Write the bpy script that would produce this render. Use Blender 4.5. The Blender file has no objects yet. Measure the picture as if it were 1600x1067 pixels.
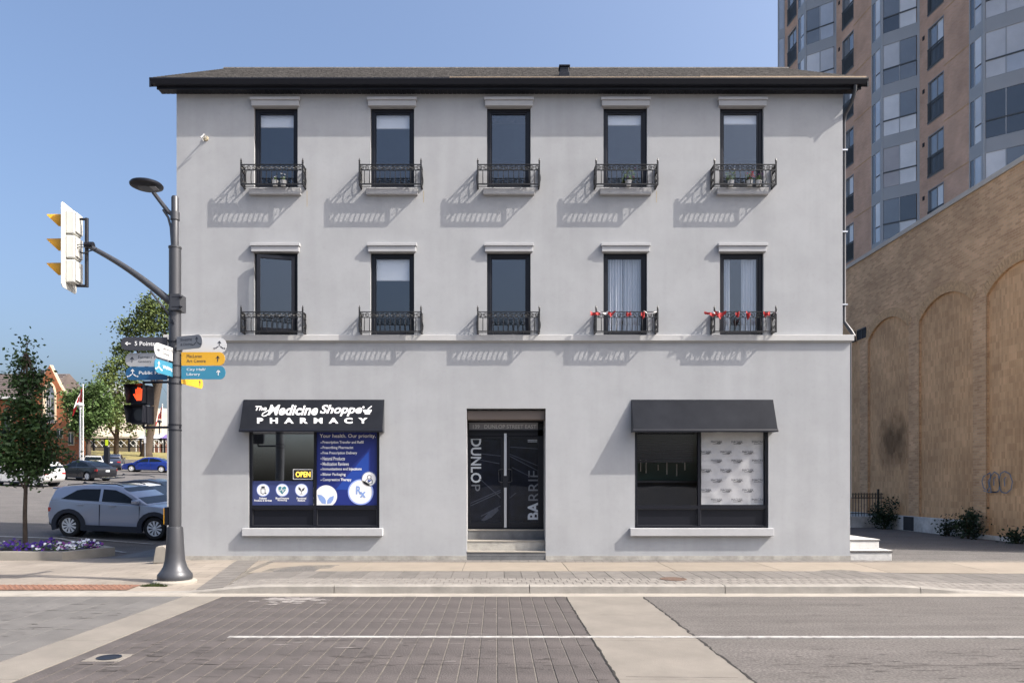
import bpy, bmesh, math, random
from mathutils import Vector, Matrix
random.seed(7)
R = math.radians
scene = bpy.context.scene
COL = scene.collection

# ------------------------------------------------------------------ camera
FPX, CX, CY, CAMH = 1136.0, 775.0, 757.0, 1.65        # photo is 1600 x 1067
cam_d = bpy.data.cameras.new('camera')
cam = bpy.data.objects.new('camera', cam_d); COL.objects.link(cam)
cam.location = (0, 0, CAMH); cam.rotation_euler = (R(90), 0, 0)
cam_d.sensor_width = 36; cam_d.sensor_fit = 'HORIZONTAL'
cam_d.lens = 36 * FPX / 1600
cam_d.shift_x = (800 - CX) / 1600; cam_d.shift_y = (CY - 533.5) / 1600
cam_d.clip_start = 0.1; cam_d.clip_end = 3000
scene.camera = cam

# ------------------------------------------------------------------ sky, sun, exposure
SUN = Vector((0.77, -0.25, 0.79)).normalized()          # towards the sun
w = bpy.data.worlds.new('World'); scene.world = w; w.use_nodes = True
nt = w.node_tree; bg = nt.nodes['Background']
sk = nt.nodes.new('ShaderNodeTexSky'); sk.sky_type = 'NISHITA'; sk.sun_disc = False
sk.sun_elevation = math.asin(SUN.z); sk.sun_rotation = math.atan2(SUN.x, SUN.y)
sk.air_density = 1.0; sk.dust_density = 7.2; sk.ozone_density = 4.0
nt.links.new(sk.outputs[0], bg.inputs[0]); bg.inputs[1].default_value = 0.15
sl = bpy.data.lights.new('sun', 'SUN'); sl.energy = 4.0; sl.angle = R(0.5); sl.color = (1.0, 0.93, 0.84)
so = bpy.data.objects.new('sun', sl); COL.objects.link(so); so.location = (30, -20, 40)
so.rotation_euler = (-SUN).to_track_quat('-Z', 'Y').to_euler()
vs = scene.view_settings
vs.view_transform = 'Standard'; vs.look = 'None'; vs.gamma = 1; vs.exposure = 0.92; vs.use_curve_mapping = False

# ------------------------------------------------------------------ helpers
def PX(x, Y): return (x - CX) * Y / FPX
def PZ(y, Y): return CAMH + (CY - y) * Y / FPX
def clamp(a, lo, hi): return max(lo, min(hi, a))
def smooth(a, b, x):
    t = clamp((x - a) / (b - a), 0, 1); return t * t * (3 - 2 * t)

MATS = {}
def mat(name, col, rough=0.8, metal=0.0, spec=0.5, var=0.0, vscale=3.0, bump=0.0, bscale=60.0, coat=0.0, emit=None, estr=0.0):
    m = bpy.data.materials.new(name); m.use_nodes = True; MATS[name] = m
    n = m.node_tree.nodes; l = m.node_tree.links; b = n['Principled BSDF']
    b.inputs['Base Color'].default_value = (*col, 1); b.inputs['Roughness'].default_value = rough
    b.inputs['Metallic'].default_value = metal; b.inputs['Specular IOR Level'].default_value = spec
    b.inputs['Coat Weight'].default_value = coat; b.inputs['Coat Roughness'].default_value = 0.05
    if emit:
        b.inputs['Emission Color'].default_value = (*emit, 1); b.inputs['Emission Strength'].default_value = estr
    if var or bump: tc = n.new('ShaderNodeTexCoord')
    if var:
        no = n.new('ShaderNodeTexNoise'); no.inputs['Scale'].default_value = vscale; no.inputs['Detail'].default_value = 6
        no.inputs['Roughness'].default_value = 0.65
        l.new(tc.outputs['Object'], no.inputs['Vector'])
        mr = n.new('ShaderNodeMapRange'); mr.inputs[1].default_value = 0.3; mr.inputs[2].default_value = 0.7
        mr.inputs[3].default_value = 1 - var; mr.inputs[4].default_value = 1 + var
        l.new(no.outputs['Fac'], mr.inputs[0])
        mx = n.new('ShaderNodeVectorMath'); mx.operation = 'SCALE'; mx.inputs[0].default_value = col
        l.new(mr.outputs[0], mx.inputs['Scale']); l.new(mx.outputs[0], b.inputs['Base Color'])
        mx.name = 'tone'
    if bump:
        nb = n.new('ShaderNodeTexNoise'); nb.inputs['Scale'].default_value = bscale; nb.inputs['Detail'].default_value = 4
        l.new(tc.outputs['Object'], nb.inputs['Vector'])
        bp = n.new('ShaderNodeBump'); bp.inputs['Strength'].default_value = bump; bp.inputs['Distance'].default_value = 0.02
        l.new(nb.outputs['Fac'], bp.inputs['Height']); l.new(bp.outputs[0], b.inputs['Normal'])
    return m

def per_object_tone(m, amt):
    """each separate piece a little lighter or darker"""
    n = m.node_tree.nodes; l = m.node_tree.links; b = n['Principled BSDF']
    oi = n.new('ShaderNodeObjectInfo'); mr = n.new('ShaderNodeMapRange')
    mr.inputs[3].default_value = 1 - amt; mr.inputs[4].default_value = 1 + amt
    l.new(oi.outputs['Random'], mr.inputs[0])
    mx = n.new('ShaderNodeVectorMath'); mx.operation = 'SCALE'
    if 'tone' in n: l.new(n['tone'].outputs[0], mx.inputs[0])
    else: mx.inputs[0].default_value = b.inputs['Base Color'].default_value[:3]
    l.new(mr.outputs[0], mx.inputs['Scale']); l.new(mx.outputs[0], b.inputs['Base Color'])

def brick_mat(name, c1, c2, mortar, ax=('Y', 'Z'), bw=0.2, bh=0.07, off=0.5, rough=0.9, stain=None, msize=0.01, patch=0.0):
    m = bpy.data.materials.new(name); m.use_nodes = True; MATS[name] = m
    n = m.node_tree.nodes; l = m.node_tree.links; b = n['Principled BSDF']; b.inputs['Roughness'].default_value = rough
    b.inputs['Specular IOR Level'].default_value = 0.25
    tc = n.new('ShaderNodeTexCoord'); sx = n.new('ShaderNodeSeparateXYZ'); cx = n.new('ShaderNodeCombineXYZ')
    l.new(tc.outputs['Object'], sx.inputs[0]); l.new(sx.outputs[ax[0]], cx.inputs[0]); l.new(sx.outputs[ax[1]], cx.inputs[1])
    br = n.new('ShaderNodeTexBrick'); l.new(cx.outputs[0], br.inputs['Vector'])
    br.inputs['Color1'].default_value = (*c1, 1); br.inputs['Color2'].default_value = (*c2, 1); br.inputs['Mortar'].default_value = (*mortar, 1)
    br.inputs['Scale'].default_value = 1; br.inputs['Mortar Size'].default_value = msize; br.inputs['Brick Width'].default_value = bw
    br.inputs['Row Height'].default_value = bh; br.inputs['Bias'].default_value = 0.0; br.offset = off
    no = n.new('ShaderNodeTexNoise'); no.inputs['Scale'].default_value = 0.9; no.inputs['Detail'].default_value = 5
    l.new(tc.outputs['Object'], no.inputs['Vector'])
    mr = n.new('ShaderNodeMapRange'); mr.inputs[1].default_value = 0.3; mr.inputs[2].default_value = 0.7
    mr.inputs[3].default_value = 0.82; mr.inputs[4].default_value = 1.15; l.new(no.outputs['Fac'], mr.inputs[0])
    mx = n.new('ShaderNodeVectorMath'); mx.operation = 'SCALE'
    l.new(br.outputs['Color'], mx.inputs[0]); l.new(mr.outputs[0], mx.inputs['Scale'])
    out = mx.outputs[0]
    if stain:
        p, rad = stain
        vm = n.new('ShaderNodeVectorMath'); vm.operation = 'DISTANCE'; vm.inputs[1].default_value = p
        nz = n.new('ShaderNodeTexNoise'); nz.inputs['Scale'].default_value = 2.2; nz.inputs['Detail'].default_value = 4
        l.new(tc.outputs['Object'], nz.inputs['Vector']); l.new(tc.outputs['Object'], vm.inputs[0])
        ad = n.new('ShaderNodeMath'); ad.operation = 'MULTIPLY_ADD'; ad.inputs[1].default_value = -1.2; l.new(nz.outputs['Fac'], ad.inputs[0])
        l.new(vm.outputs['Value'], ad.inputs[2])
        m2 = n.new('ShaderNodeMapRange'); m2.inputs[1].default_value = rad * 0.1 - 0.35; m2.inputs[2].default_value = rad - 0.35
        m2.inputs[3].default_value = 0.3; m2.inputs[4].default_value = 1.0; l.new(ad.outputs[0], m2.inputs[0])
        ms = n.new('ShaderNodeVectorMath'); ms.operation = 'SCALE'; l.new(out, ms.inputs[0]); l.new(m2.outputs[0], ms.inputs['Scale'])
        out = ms.outputs[0]
    l.new(out, b.inputs['Base Color'])
    bp = n.new('ShaderNodeBump'); bp.inputs['Strength'].default_value = 0.4; bp.inputs['Distance'].default_value = 0.01
    iv = n.new('ShaderNodeMath'); iv.operation = 'SUBTRACT'; iv.inputs[0].default_value = 1; l.new(br.outputs['Fac'], iv.inputs[1])
    l.new(iv.outputs[0], bp.inputs['Height']); l.new(bp.outputs[0], b.inputs['Normal'])
    return m

def glass_mat(name, tint, f0=0.08, rough=0.01, refl=(0.9, 0.95, 1.0)):
    m = bpy.data.materials.new(name); m.use_nodes = True; MATS[name] = m
    n = m.node_tree.nodes; l = m.node_tree.links; n.remove(n['Principled BSDF'])
    o = n['Material Output']; t = n.new('ShaderNodeBsdfTransparent'); t.inputs[0].default_value = (*tint, 1)
    g = n.new('ShaderNodeBsdfGlossy'); g.inputs[0].default_value = (*refl, 1); g.inputs['Roughness'].default_value = rough
    ge = n.new('ShaderNodeNewGeometry'); dt = n.new('ShaderNodeVectorMath'); dt.operation = 'DOT_PRODUCT'
    l.new(ge.outputs['Incoming'], dt.inputs[0]); l.new(ge.outputs['Normal'], dt.inputs[1])
    def mth(op, a, b):
        q = n.new('ShaderNodeMath'); q.operation = op
        for i, v in enumerate((a, b)):
            if hasattr(v, 'links'): l.new(v, q.inputs[i])
            elif v is not None: q.inputs[i].default_value = v
        return q.outputs[0]
    sch = mth('POWER', mth('SUBTRACT', 1.0, mth('ABSOLUTE', dt.outputs['Value'], None)), 5.0)
    fac = mth('ADD', mth('MULTIPLY', sch, 1 - f0), f0)
    tc = n.new('ShaderNodeTexCoord'); nz = n.new('ShaderNodeTexNoise'); nz.inputs['Scale'].default_value = 1.3; nz.inputs['Detail'].default_value = 1
    l.new(tc.outputs['Object'], nz.inputs['Vector'])
    bp = n.new('ShaderNodeBump'); bp.inputs['Strength'].default_value = 0.03; bp.inputs['Distance'].default_value = 0.05
    l.new(nz.outputs['Fac'], bp.inputs['Height']); l.new(bp.outputs[0], g.inputs['Normal'])
    mx = n.new('ShaderNodeMixShader'); l.new(fac, mx.inputs[0]); l.new(t.outputs[0], mx.inputs[1]); l.new(g.outputs[0], mx.inputs[2])
    l.new(mx.outputs[0], o.inputs[0])
    return m

class MB:
    def __init__(s): s.v = []; s.f = []; s.mi = []; s.cur = 0
    def add(s, vs, fs):
        k = len(s.v); s.v += [tuple(p) for p in vs]; s.f += [tuple(i + k for i in f) for f in fs]; s.mi += [s.cur] * len(fs)
        return s
    def box(s, x0, x1, y0, y1, z0, z1):
        return s.add([(x0,y0,z0),(x1,y0,z0),(x1,y1,z0),(x0,y1,z0),(x0,y0,z1),(x1,y0,z1),(x1,y1,z1),(x0,y1,z1)],
                     [(0,3,2,1),(4,5,6,7),(0,1,5,4),(1,2,6,5),(2,3,7,6),(3,0,4,7)])
    def quad(s, a, b, c, d): return s.add([a, b, c, d], [(0, 1, 2, 3)])
    def obox(s, o, d, n, s0, s1, z0, z1, a, b):
        """box along a wall: o origin (x,y), d unit direction, n outward normal, a..b offset along n"""
        def p(t, q, z): return (o[0] + d[0]*t + n[0]*q, o[1] + d[1]*t + n[1]*q, z)
        return s.add([p(s0,b,z0),p(s1,b,z0),p(s1,a,z0),p(s0,a,z0),p(s0,b,z1),p(s1,b,z1),p(s1,a,z1),p(s0,a,z1)],
                     [(0,3,2,1),(4,5,6,7),(0,1,5,4),(1,2,6,5),(2,3,7,6),(3,0,4,7)])
    def prism(s, poly, fn0, fn1):
        """poly of 2D points, fn0/fn1 map them to the two end faces"""
        n = len(poly); vs = [fn0(*p) for p in poly] + [fn1(*p) for p in poly]
        fs = [tuple(range(n)), tuple(range(2*n-1, n-1, -1))] + [(i, i+n, (i+1) % n + n, (i+1) % n) for i in range(n)]
        return s.add(vs, fs)
    def tube(s, pts, r, seg=8, cap=True):
        pts = [Vector(p) for p in pts]; n = len(pts)
        rs = r if isinstance(r, (list, tuple)) else [r] * n
        vs = []; up = None
        for i, p in enumerate(pts):
            t = (pts[min(i+1, n-1)] - pts[max(i-1, 0)]).normalized()
            if up is None:
                up = Vector((0, 0, 1)) if abs(t.z) < 0.9 else Vector((1, 0, 0))
            a = t.cross(up); 
            if a.length < 1e-5: a = t.orthogonal()
            a.normalize(); b = t.cross(a).normalized(); up = -b if False else up
            for k in range(seg):
                an = 2 * math.pi * k / seg
                vs.append(p + (a * math.cos(an) + b * math.sin(an)) * rs[i])
        fs = [(i*seg+k, i*seg+(k+1) % seg, (i+1)*seg+(k+1) % seg, (i+1)*seg+k) for i in range(n-1) for k in range(seg)]
        if cap: fs += [tuple(range(seg-1, -1, -1)), tuple((n-1)*seg+k for k in range(seg))]
        return s.add(vs, fs)
    def lathe(s, c, prof, seg=20, axis='z', cap=True):
        vs = []
        for (r, h) in prof:
            for k in range(seg):
                a = 2*math.pi*k/seg; u, v = r*math.cos(a), r*math.sin(a)
                vs.append({'z': (c[0]+u, c[1]+v, c[2]+h), 'y': (c[0]+u, c[1]+h, c[2]+v), 'x': (c[0]+h, c[1]+u, c[2]+v)}[axis])
        n = len(prof)
        fs = [(i*seg+k, i*seg+(k+1) % seg, (i+1)*seg+(k+1) % seg, (i+1)*seg+k) for i in range(n-1) for k in range(seg)]
        if cap and prof[0][0] > 1e-4: fs.append(tuple(range(seg-1, -1, -1)))
        if cap and prof[-1][0] > 1e-4: fs.append(tuple((n-1)*seg+k for k in range(seg)))
        return s.add(vs, fs)
    def grid(s, xs, ys, fn):
        nx = len(xs); vs = [(x, y, fn(x, y)) for y in ys for x in xs]
        return s.add(vs, [(j*nx+i, j*nx+i+1, (j+1)*nx+i+1, (j+1)*nx+i) for j in range(len(ys)-1) for i in range(nx-1)])
    def mesh(s, name, m, smooth_=False, bevel=0, fix=True):
        me = bpy.data.meshes.new(name); me.from_pydata(s.v, [], s.f)
        ms = m if isinstance(m, (list, tuple)) else [m]
        for q in ms: me.materials.append(MATS[q])
        me.polygons.foreach_set('material_index', s.mi)
        if fix or bevel:
            bm = bmesh.new(); bm.from_mesh(me)
            if fix: bmesh.ops.recalc_face_normals(bm, faces=bm.faces[:])
            if bevel:
                es = [e for e in bm.edges if len(e.link_faces) == 2 and e.calc_face_angle(0) > 0.6]
                bmesh.ops.bevel(bm, geom=es, offset=bevel, segments=2, profile=0.5, affect='EDGES', clamp_overlap=True)
            bm.to_mesh(me); bm.free()
        if smooth_:
            me.polygons.foreach_set('use_smooth', [True] * len(me.polygons))
            if smooth_ != 'all': me.set_sharp_from_angle(angle=R(40))
        me.update(); return me
    def build(s, name, m, parent=None, loc=None, smooth_=False, bevel=0, fix=True):
        return link(name, s.mesh(name, m, smooth_, bevel, fix), parent, loc)

def link(name, me, parent=None, loc=None):
    o = bpy.data.objects.new(name, me); COL.objects.link(o)
    if loc is not None: o.location = loc
    if parent is not None:
        o.parent = parent
        if parent.type == 'EMPTY' and not parent.get('_local'):
            o.matrix_parent_inverse = Matrix.Translation(-Vector(parent.location))
    return o
def tag(o, label, cat, group=None):
    o['label'] = label; o['category'] = cat
    if group: o['group'] = group
    return o
def thing(name, label, cat, loc=(0, 0, 0), rotz=0, group=None, local=False):
    o = bpy.data.objects.new(name, None); COL.objects.link(o); o.location = loc; o.rotation_euler = (0, 0, rotz)
    o.empty_display_size = 0.2
    if local: o['_local'] = 1
    return tag(o, label, cat, group)
def struct(o): o['kind'] = 'structure'; return o
def stuff(o): o['kind'] = 'stuff'; return o

_tc = {}
def text2d(body, shear=0.0, offset=0.0, space=1.0, lines=1.0):
    """lettering as a flat mesh (x, y) with cap height of about 0.7 at size 1; returns verts, faces, bounds"""
    key = (body, shear, offset, space, lines)
    if key in _tc: return _tc[key]
    cu = bpy.data.curves.new('lettering', 'FONT'); cu.body = body; cu.size = 1; cu.shear = shear; cu.offset = offset
    cu.space_character = space; cu.space_line = lines; cu.resolution_u = 3; cu.fill_mode = 'FRONT' if hasattr(cu, 'fill_mode') else 'FRONT'
    ob = bpy.data.objects.new('lettering', cu); COL.objects.link(ob)
    dg = bpy.context.evaluated_depsgraph_get()
    me = bpy.data.meshes.new_from_object(ob.evaluated_get(dg))
    vs = [(v.co.x, v.co.y) for v in me.vertices]; fs = [tuple(p.vertices) for p in me.polygons]
    bpy.data.objects.remove(ob); bpy.data.curves.remove(cu); bpy.data.meshes.remove(me)
    bx = (min(v[0] for v in vs), max(v[0] for v in vs), min(v[1] for v in vs), max(v[1] for v in vs))
    _tc[key] = (vs, fs, bx); return _tc[key]
def put_text(mb, body, fn, u0, u1, v0, v1, **kw):
    """fit the lettering into the rectangle u0..u1, v0..v1 and map it by fn(u, v)"""
    vs, fs, b = text2d(body, **kw)
    return mb.add([fn(u0 + (x-b[0])/(b[1]-b[0])*(u1-u0), v0 + (y-b[2])/(b[3]-b[2])*(v1-v0)) for x, y in vs], fs)
def disc(mb, fn, u, v, r, seg=24, r2=None, a0=0, a1=360):
    """disc or ring or sector in a mapped plane"""
    n = max(3, int(seg*(a1-a0)/360)); an = [R(a0 + (a1-a0)*k/n) for k in range(n + 1)]
    if r2 is None:
        return mb.add([fn(u, v)] + [fn(u + r*math.cos(a), v + r*math.sin(a)) for a in an], [(0, k+1, k+2) for k in range(n)])
    vs = [fn(u + q*math.cos(a), v + q*math.sin(a)) for a in an for q in (r2, r)]
    return mb.add(vs, [(2*k, 2*k+1, 2*k+3, 2*k+2) for k in range(n)])
def poly2(mb, fn, pts): return mb.add([fn(*p) for p in pts], [tuple(range(len(pts)))])
def stroke(mb, fn, pts, wd):
    for (a, b) in zip(pts[:-1], pts[1:]):
        d = Vector((b[0]-a[0], b[1]-a[1])); 
        if d.length < 1e-6: continue
        d.normalize(); q = Vector((-d.y, d.x)) * wd / 2; e = d * wd * 0.3
        poly2(mb, fn, [(a[0]-e.x+q.x, a[1]-e.y+q.y), (a[0]-e.x-q.x, a[1]-e.y-q.y), (b[0]+e.x-q.x, b[1]+e.y-q.y), (b[0]+e.x+q.x, b[1]+e.y+q.y)])

# ------------------------------------------------------------------ materials
mat('stucco', (0.357, 0.365, 0.376), 0.95, spec=0.2, var=0.05, vscale=1.6, bump=0.3, bscale=110)
mat('stucco_trim', (0.40, 0.405, 0.415), 0.9, spec=0.2, var=0.05, vscale=4, bump=0.15, bscale=80)
mat('belt_trim', (0.45, 0.45, 0.445), 0.9, spec=0.2, var=0.05, vscale=4, bump=0.1, bscale=80)
mat('foundation', (0.344, 0.328, 0.295), 0.95, var=0.3, vscale=3, bump=0.4, bscale=30)
mat('black_metal', (0.008, 0.009, 0.014), 0.4, spec=0.35)
mat('black_frame', (0.007, 0.008, 0.013), 0.4, spec=0.3)
mat('wrought_iron', (0.012, 0.012, 0.013), 0.45, spec=0.5)
mat('rust', (0.38, 0.33, 0.23), 0.9, var=0.2, vscale=12)
mat('shingle', (0.085, 0.079, 0.074), 0.95, var=0.45, vscale=9, bump=0.8, bscale=14)
mat('drip_edge', (0.36, 0.27, 0.18), 0.7, var=0.2)
mat('pole_grey', (0.055, 0.057, 0.064), 0.42, metal=0.3, spec=0.5, var=0.1, vscale=2)
mat('concrete_pale', (0.274, 0.252, 0.218), 0.9, var=0.14, vscale=2.5, bump=0.25, bscale=60)
mat('concrete_tan', (0.218, 0.187, 0.150), 0.9, var=0.12, vscale=1.5, bump=0.2, bscale=80); per_object_tone(MATS['concrete_tan'], 0.06)
mat('concrete_curb', (0.236, 0.221, 0.198), 0.9, var=0.22, vscale=2.0, bump=0.3, bscale=50)
mat('concrete_band', (0.169, 0.153, 0.132), 0.9, var=0.18, vscale=1.3, bump=0.3, bscale=60)
mat('concrete_dark', (0.12, 0.122, 0.125), 0.9, var=0.25, vscale=4, bump=0.2)
mat('paver_grey', (0.129, 0.119, 0.109), 0.9, var=0.2, vscale=3, bump=0.3); per_object_tone(MATS['paver_grey'], 0.15)
mat('paver_small', (0.183, 0.169, 0.153), 0.9, var=0.25, vscale=6, bump=0.3)
mat('paver_dark', (0.066, 0.057, 0.0545), 0.88, var=0.28, vscale=2.2, bump=0.5, bscale=45); per_object_tone(MATS['paver_dark'], 0.05)
mat('paver_road_grey', (0.105, 0.100, 0.095), 0.9, var=0.22, vscale=1.6, bump=0.4, bscale=50); per_object_tone(MATS['paver_road_grey'], 0.08)
mat('joint', (0.128, 0.116, 0.100), 0.95, var=0.4, vscale=8)
mat('plaza', (0.238, 0.209, 0.176), 0.92, var=0.13, vscale=3, bump=0.3, bscale=60)
mat('line_white', (0.33, 0.325, 0.31), 0.8, var=0.18, vscale=9)
mat('rusty_plate', (0.17, 0.085, 0.055), 0.85, var=0.25, vscale=8, bump=0.6, bscale=40)
mat('grass', (0.20, 0.17, 0.06), 0.95, var=0.35, vscale=0.6, bump=0.6, bscale=8)
mat('white_paint', (0.62, 0.62, 0.61), 0.6); mat('off_white', (0.62, 0.62, 0.60), 0.8, var=0.06, vscale=5)
mat('print_white', (0.80, 0.80, 0.80), 0.6); mat('print_blue', (0.008, 0.020, 0.17), 0.5); mat('print_blue2', (0.010, 0.050, 0.30), 0.5)
mat('print_strip', (0.035, 0.050, 0.16), 0.5); mat('print_pale', (0.22, 0.33, 0.62), 0.5); mat('print_teal', (0.05, 0.22, 0.28), 0.5)
mat('print_dark', (0.03, 0.035, 0.05), 0.6); mat('print_grey', (0.25, 0.26, 0.29), 0.7); mat('print_halo', (0.30, 0.40, 0.80), 0.5)
mat('awning_black', (0.016, 0.017, 0.020), 0.17, spec=0.22, var=0.3, vscale=1.5)
mat('open_yellow', (0.8, 0.5, 0.05), 0.5, emit=(1, 0.6, 0.08), estr=1.2)
mat('hand_red', (0.7, 0.06, 0.02), 0.5, emit=(1, 0.09, 0.02), estr=0.8)
mat('lens_dark', (0.03, 0.032, 0.035), 0.35)
mat('visor_yellow', (0.62, 0.30, 0.015), 0.5, spec=0.4); mat('signal_white', (0.50, 0.50, 0.47), 0.55, var=0.05, vscale=4)
mat('sign_charcoal', (0.035, 0.036, 0.045), 0.5); mat('sign_grey', (0.36, 0.37, 0.38), 0.5); mat('sign_white', (0.50, 0.51, 0.52), 0.5)
mat('sign_blue', (0.012, 0.085, 0.20), 0.5); mat('sign_teal', (0.035, 0.20, 0.31), 0.5); mat('sign_yellow', (0.60, 0.33, 0.025), 0.5)
mat('sign_midgrey', (0.22, 0.225, 0.235), 0.5)
mat('aluminium', (0.55, 0.56, 0.58), 0.35, metal=0.7)
mat('shutter_brown', (0.12, 0.095, 0.08), 0.6)
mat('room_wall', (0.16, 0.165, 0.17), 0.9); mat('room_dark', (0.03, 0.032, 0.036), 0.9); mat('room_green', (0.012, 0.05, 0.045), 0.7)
mat('blind', (0.82, 0.83, 0.84), 0.8); mat('curtain', (0.68, 0.69, 0.72), 0.85)
mat('door_print', (0.006, 0.008, 0.016), 0.5, spec=0.15, var=0.6, vscale=5); mat('door_print_line', (0.035, 0.042, 0.065), 0.4, var=0.4, vscale=8)
mat('letter_grey', (0.62, 0.64, 0.67), 0.6); mat('letter_dim', (0.16, 0.17, 0.19), 0.6)  # letter_dim: reflections over part of the door lettering put into its colour
mat('stone_step', (0.50, 0.49, 0.47), 0.85, var=0.12, vscale=5, bump=0.5, bscale=25); mat('stone_rough', (0.13, 0.125, 0.12), 0.95, var=0.6, vscale=30, bump=1.0, bscale=40)
mat('bark', (0.065, 0.048, 0.036), 0.95, var=0.35, vscale=8, bump=0.8, bscale=25)
mat('leaf_a', (0.030, 0.062, 0.016), 0.55, spec=0.3, var=0.4, vscale=2); mat('leaf_b', (0.085, 0.115, 0.032), 0.6, spec=0.3, var=0.4, vscale=0.4)
mat('leaf_c', (0.065, 0.11, 0.03), 0.6, spec=0.3, var=0.4, vscale=0.4); mat('leaf_d', (0.014, 0.028, 0.012), 0.6, spec=0.3, var=0.4, vscale=1)
mat('petal_purple', (0.07, 0.02, 0.25), 0.6); mat('petal_white', (0.75, 0.75, 0.80), 0.6); mat('petal_pink', (0.26, 0.06, 0.28), 0.6)
mat('flower_red', (0.60, 0.06, 0.09), 0.6); mat('soil', (0.03, 0.022, 0.016), 0.95)
mat('bunting_red', (0.42, 0.03, 0.03), 0.7); mat('bunting_white', (0.75, 0.73, 0.72), 0.7)
mat('tyre', (0.012, 0.012, 0.013), 0.8); mat('cladding', (0.016, 0.020, 0.032), 0.6); mat('rim_silver', (0.72, 0.73, 0.74), 0.4)
mat('car_glass', (0.006, 0.009, 0.014), 0.05, spec=0.25); mat('lamp_red', (0.35, 0.012, 0.012), 0.2, coat=0.5); mat('lamp_clear', (0.55, 0.56, 0.58), 0.15, coat=0.5)
mat('car_silver', (0.29, 0.33, 0.42), 0.30, metal=0.35, coat=0.8); mat('car_black', (0.010, 0.011, 0.016), 0.25, coat=0.8); mat('car_blue', (0.008, 0.03, 0.22), 0.25, metal=0.3, coat=0.8)
mat('car_white', (0.6, 0.6, 0.59), 0.3, coat=0.7); mat('car_navy', (0.02, 0.03, 0.06), 0.3, coat=0.8); mat('plate', (0.6, 0.62, 0.65), 0.5)
brick_mat('orange_brick', (0.40, 0.135, 0.055), (0.34, 0.105, 0.045), (0.36, 0.20, 0.12), ax=('X', 'Z'), bw=0.25, bh=0.08)
brick_mat('tower_brick', (0.62, 0.41, 0.295), (0.56, 0.36, 0.255), (0.60, 0.45, 0.36), bw=0.22, bh=0.075, msize=0.008)
brick_mat('wall_brick', (0.66, 0.43, 0.25), (0.47, 0.285, 0.16), (0.57, 0.40, 0.26), bw=0.24, bh=0.08, msize=0.009)
STAIN = ((15.05, 27.6, 3.25), 1.05)
brick_mat('soldier_brick', (0.66, 0.42, 0.235), (0.50, 0.30, 0.16), (0.58, 0.38, 0.22), bw=0.08, bh=0.22, off=0.0, stain=STAIN, msize=0.006)
mat('voussoir', (0.52, 0.34, 0.19), 0.9, var=0.25, vscale=9)
mat('coping', (0.47, 0.43, 0.38), 0.8, var=0.08); mat('parged', (0.45, 0.45, 0.44), 0.9, var=0.35, vscale=2.5, bump=0.5, bscale=12)
mat('tower_grey', (0.36, 0.385, 0.405), 0.65, var=0.06, vscale=0.5); mat('tower_frame', (0.23, 0.245, 0.26), 0.5); mat('tower_rail', (0.075, 0.085, 0.09), 0.5)
def pane_mat(name, col, rough=0.05): return mat(name, col, rough, spec=0.8, coat=1.0, var=0.12, vscale=0.7)
pane_mat('pane_dark', (0.05, 0.058, 0.068)); pane_mat('pane_mid', (0.17, 0.19, 0.21)); pane_mat('pane_white', (0.70, 0.71, 0.71), 0.3)
pane_mat('pane_teal', (0.38, 0.52, 0.52), 0.3); pane_mat('pane_taupe', (0.38, 0.35, 0.34), 0.3); pane_mat('pane_curtain', (0.54, 0.55, 0.56), 0.3)
pane_mat('pane_sky', (0.46, 0.50, 0.55), 0.15)
mat('roof_brown', (0.105, 0.085, 0.08), 0.9, var=0.2, vscale=1.2, bump=0.4, bscale=6); mat('roof_grey', (0.20, 0.21, 0.21), 0.8, var=0.1, vscale=0.4)
mat('roof_tan', (0.42, 0.36, 0.28), 0.8, var=0.12, vscale=0.5); mat('stone_trim', (0.46, 0.38, 0.27), 0.85); mat('tent_white', (0.72, 0.73, 0.76), 0.7); mat('tent_purple', (0.16, 0.11, 0.30), 0.7)
mat('flag_red', (0.55, 0.02, 0.03), 0.7); mat('sign_lime', (0.5, 0.62, 0.02), 0.5); mat('graffiti', (0.15, 0.20, 0.27), 0.7)
mat('shop_stall', (0.35, 0.16, 0.12), 0.8, var=0.4, vscale=1.5)
glass_mat('window_glass', (0.93, 0.94, 0.95), 0.075); glass_mat('shop_glass', (0.85, 0.86, 0.87), 0.42); glass_mat('shop_glass_clear', (0.95, 0.95, 0.96), 0.03); glass_mat('door_glass', (0.93, 0.94, 0.95), 0.015)

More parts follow.
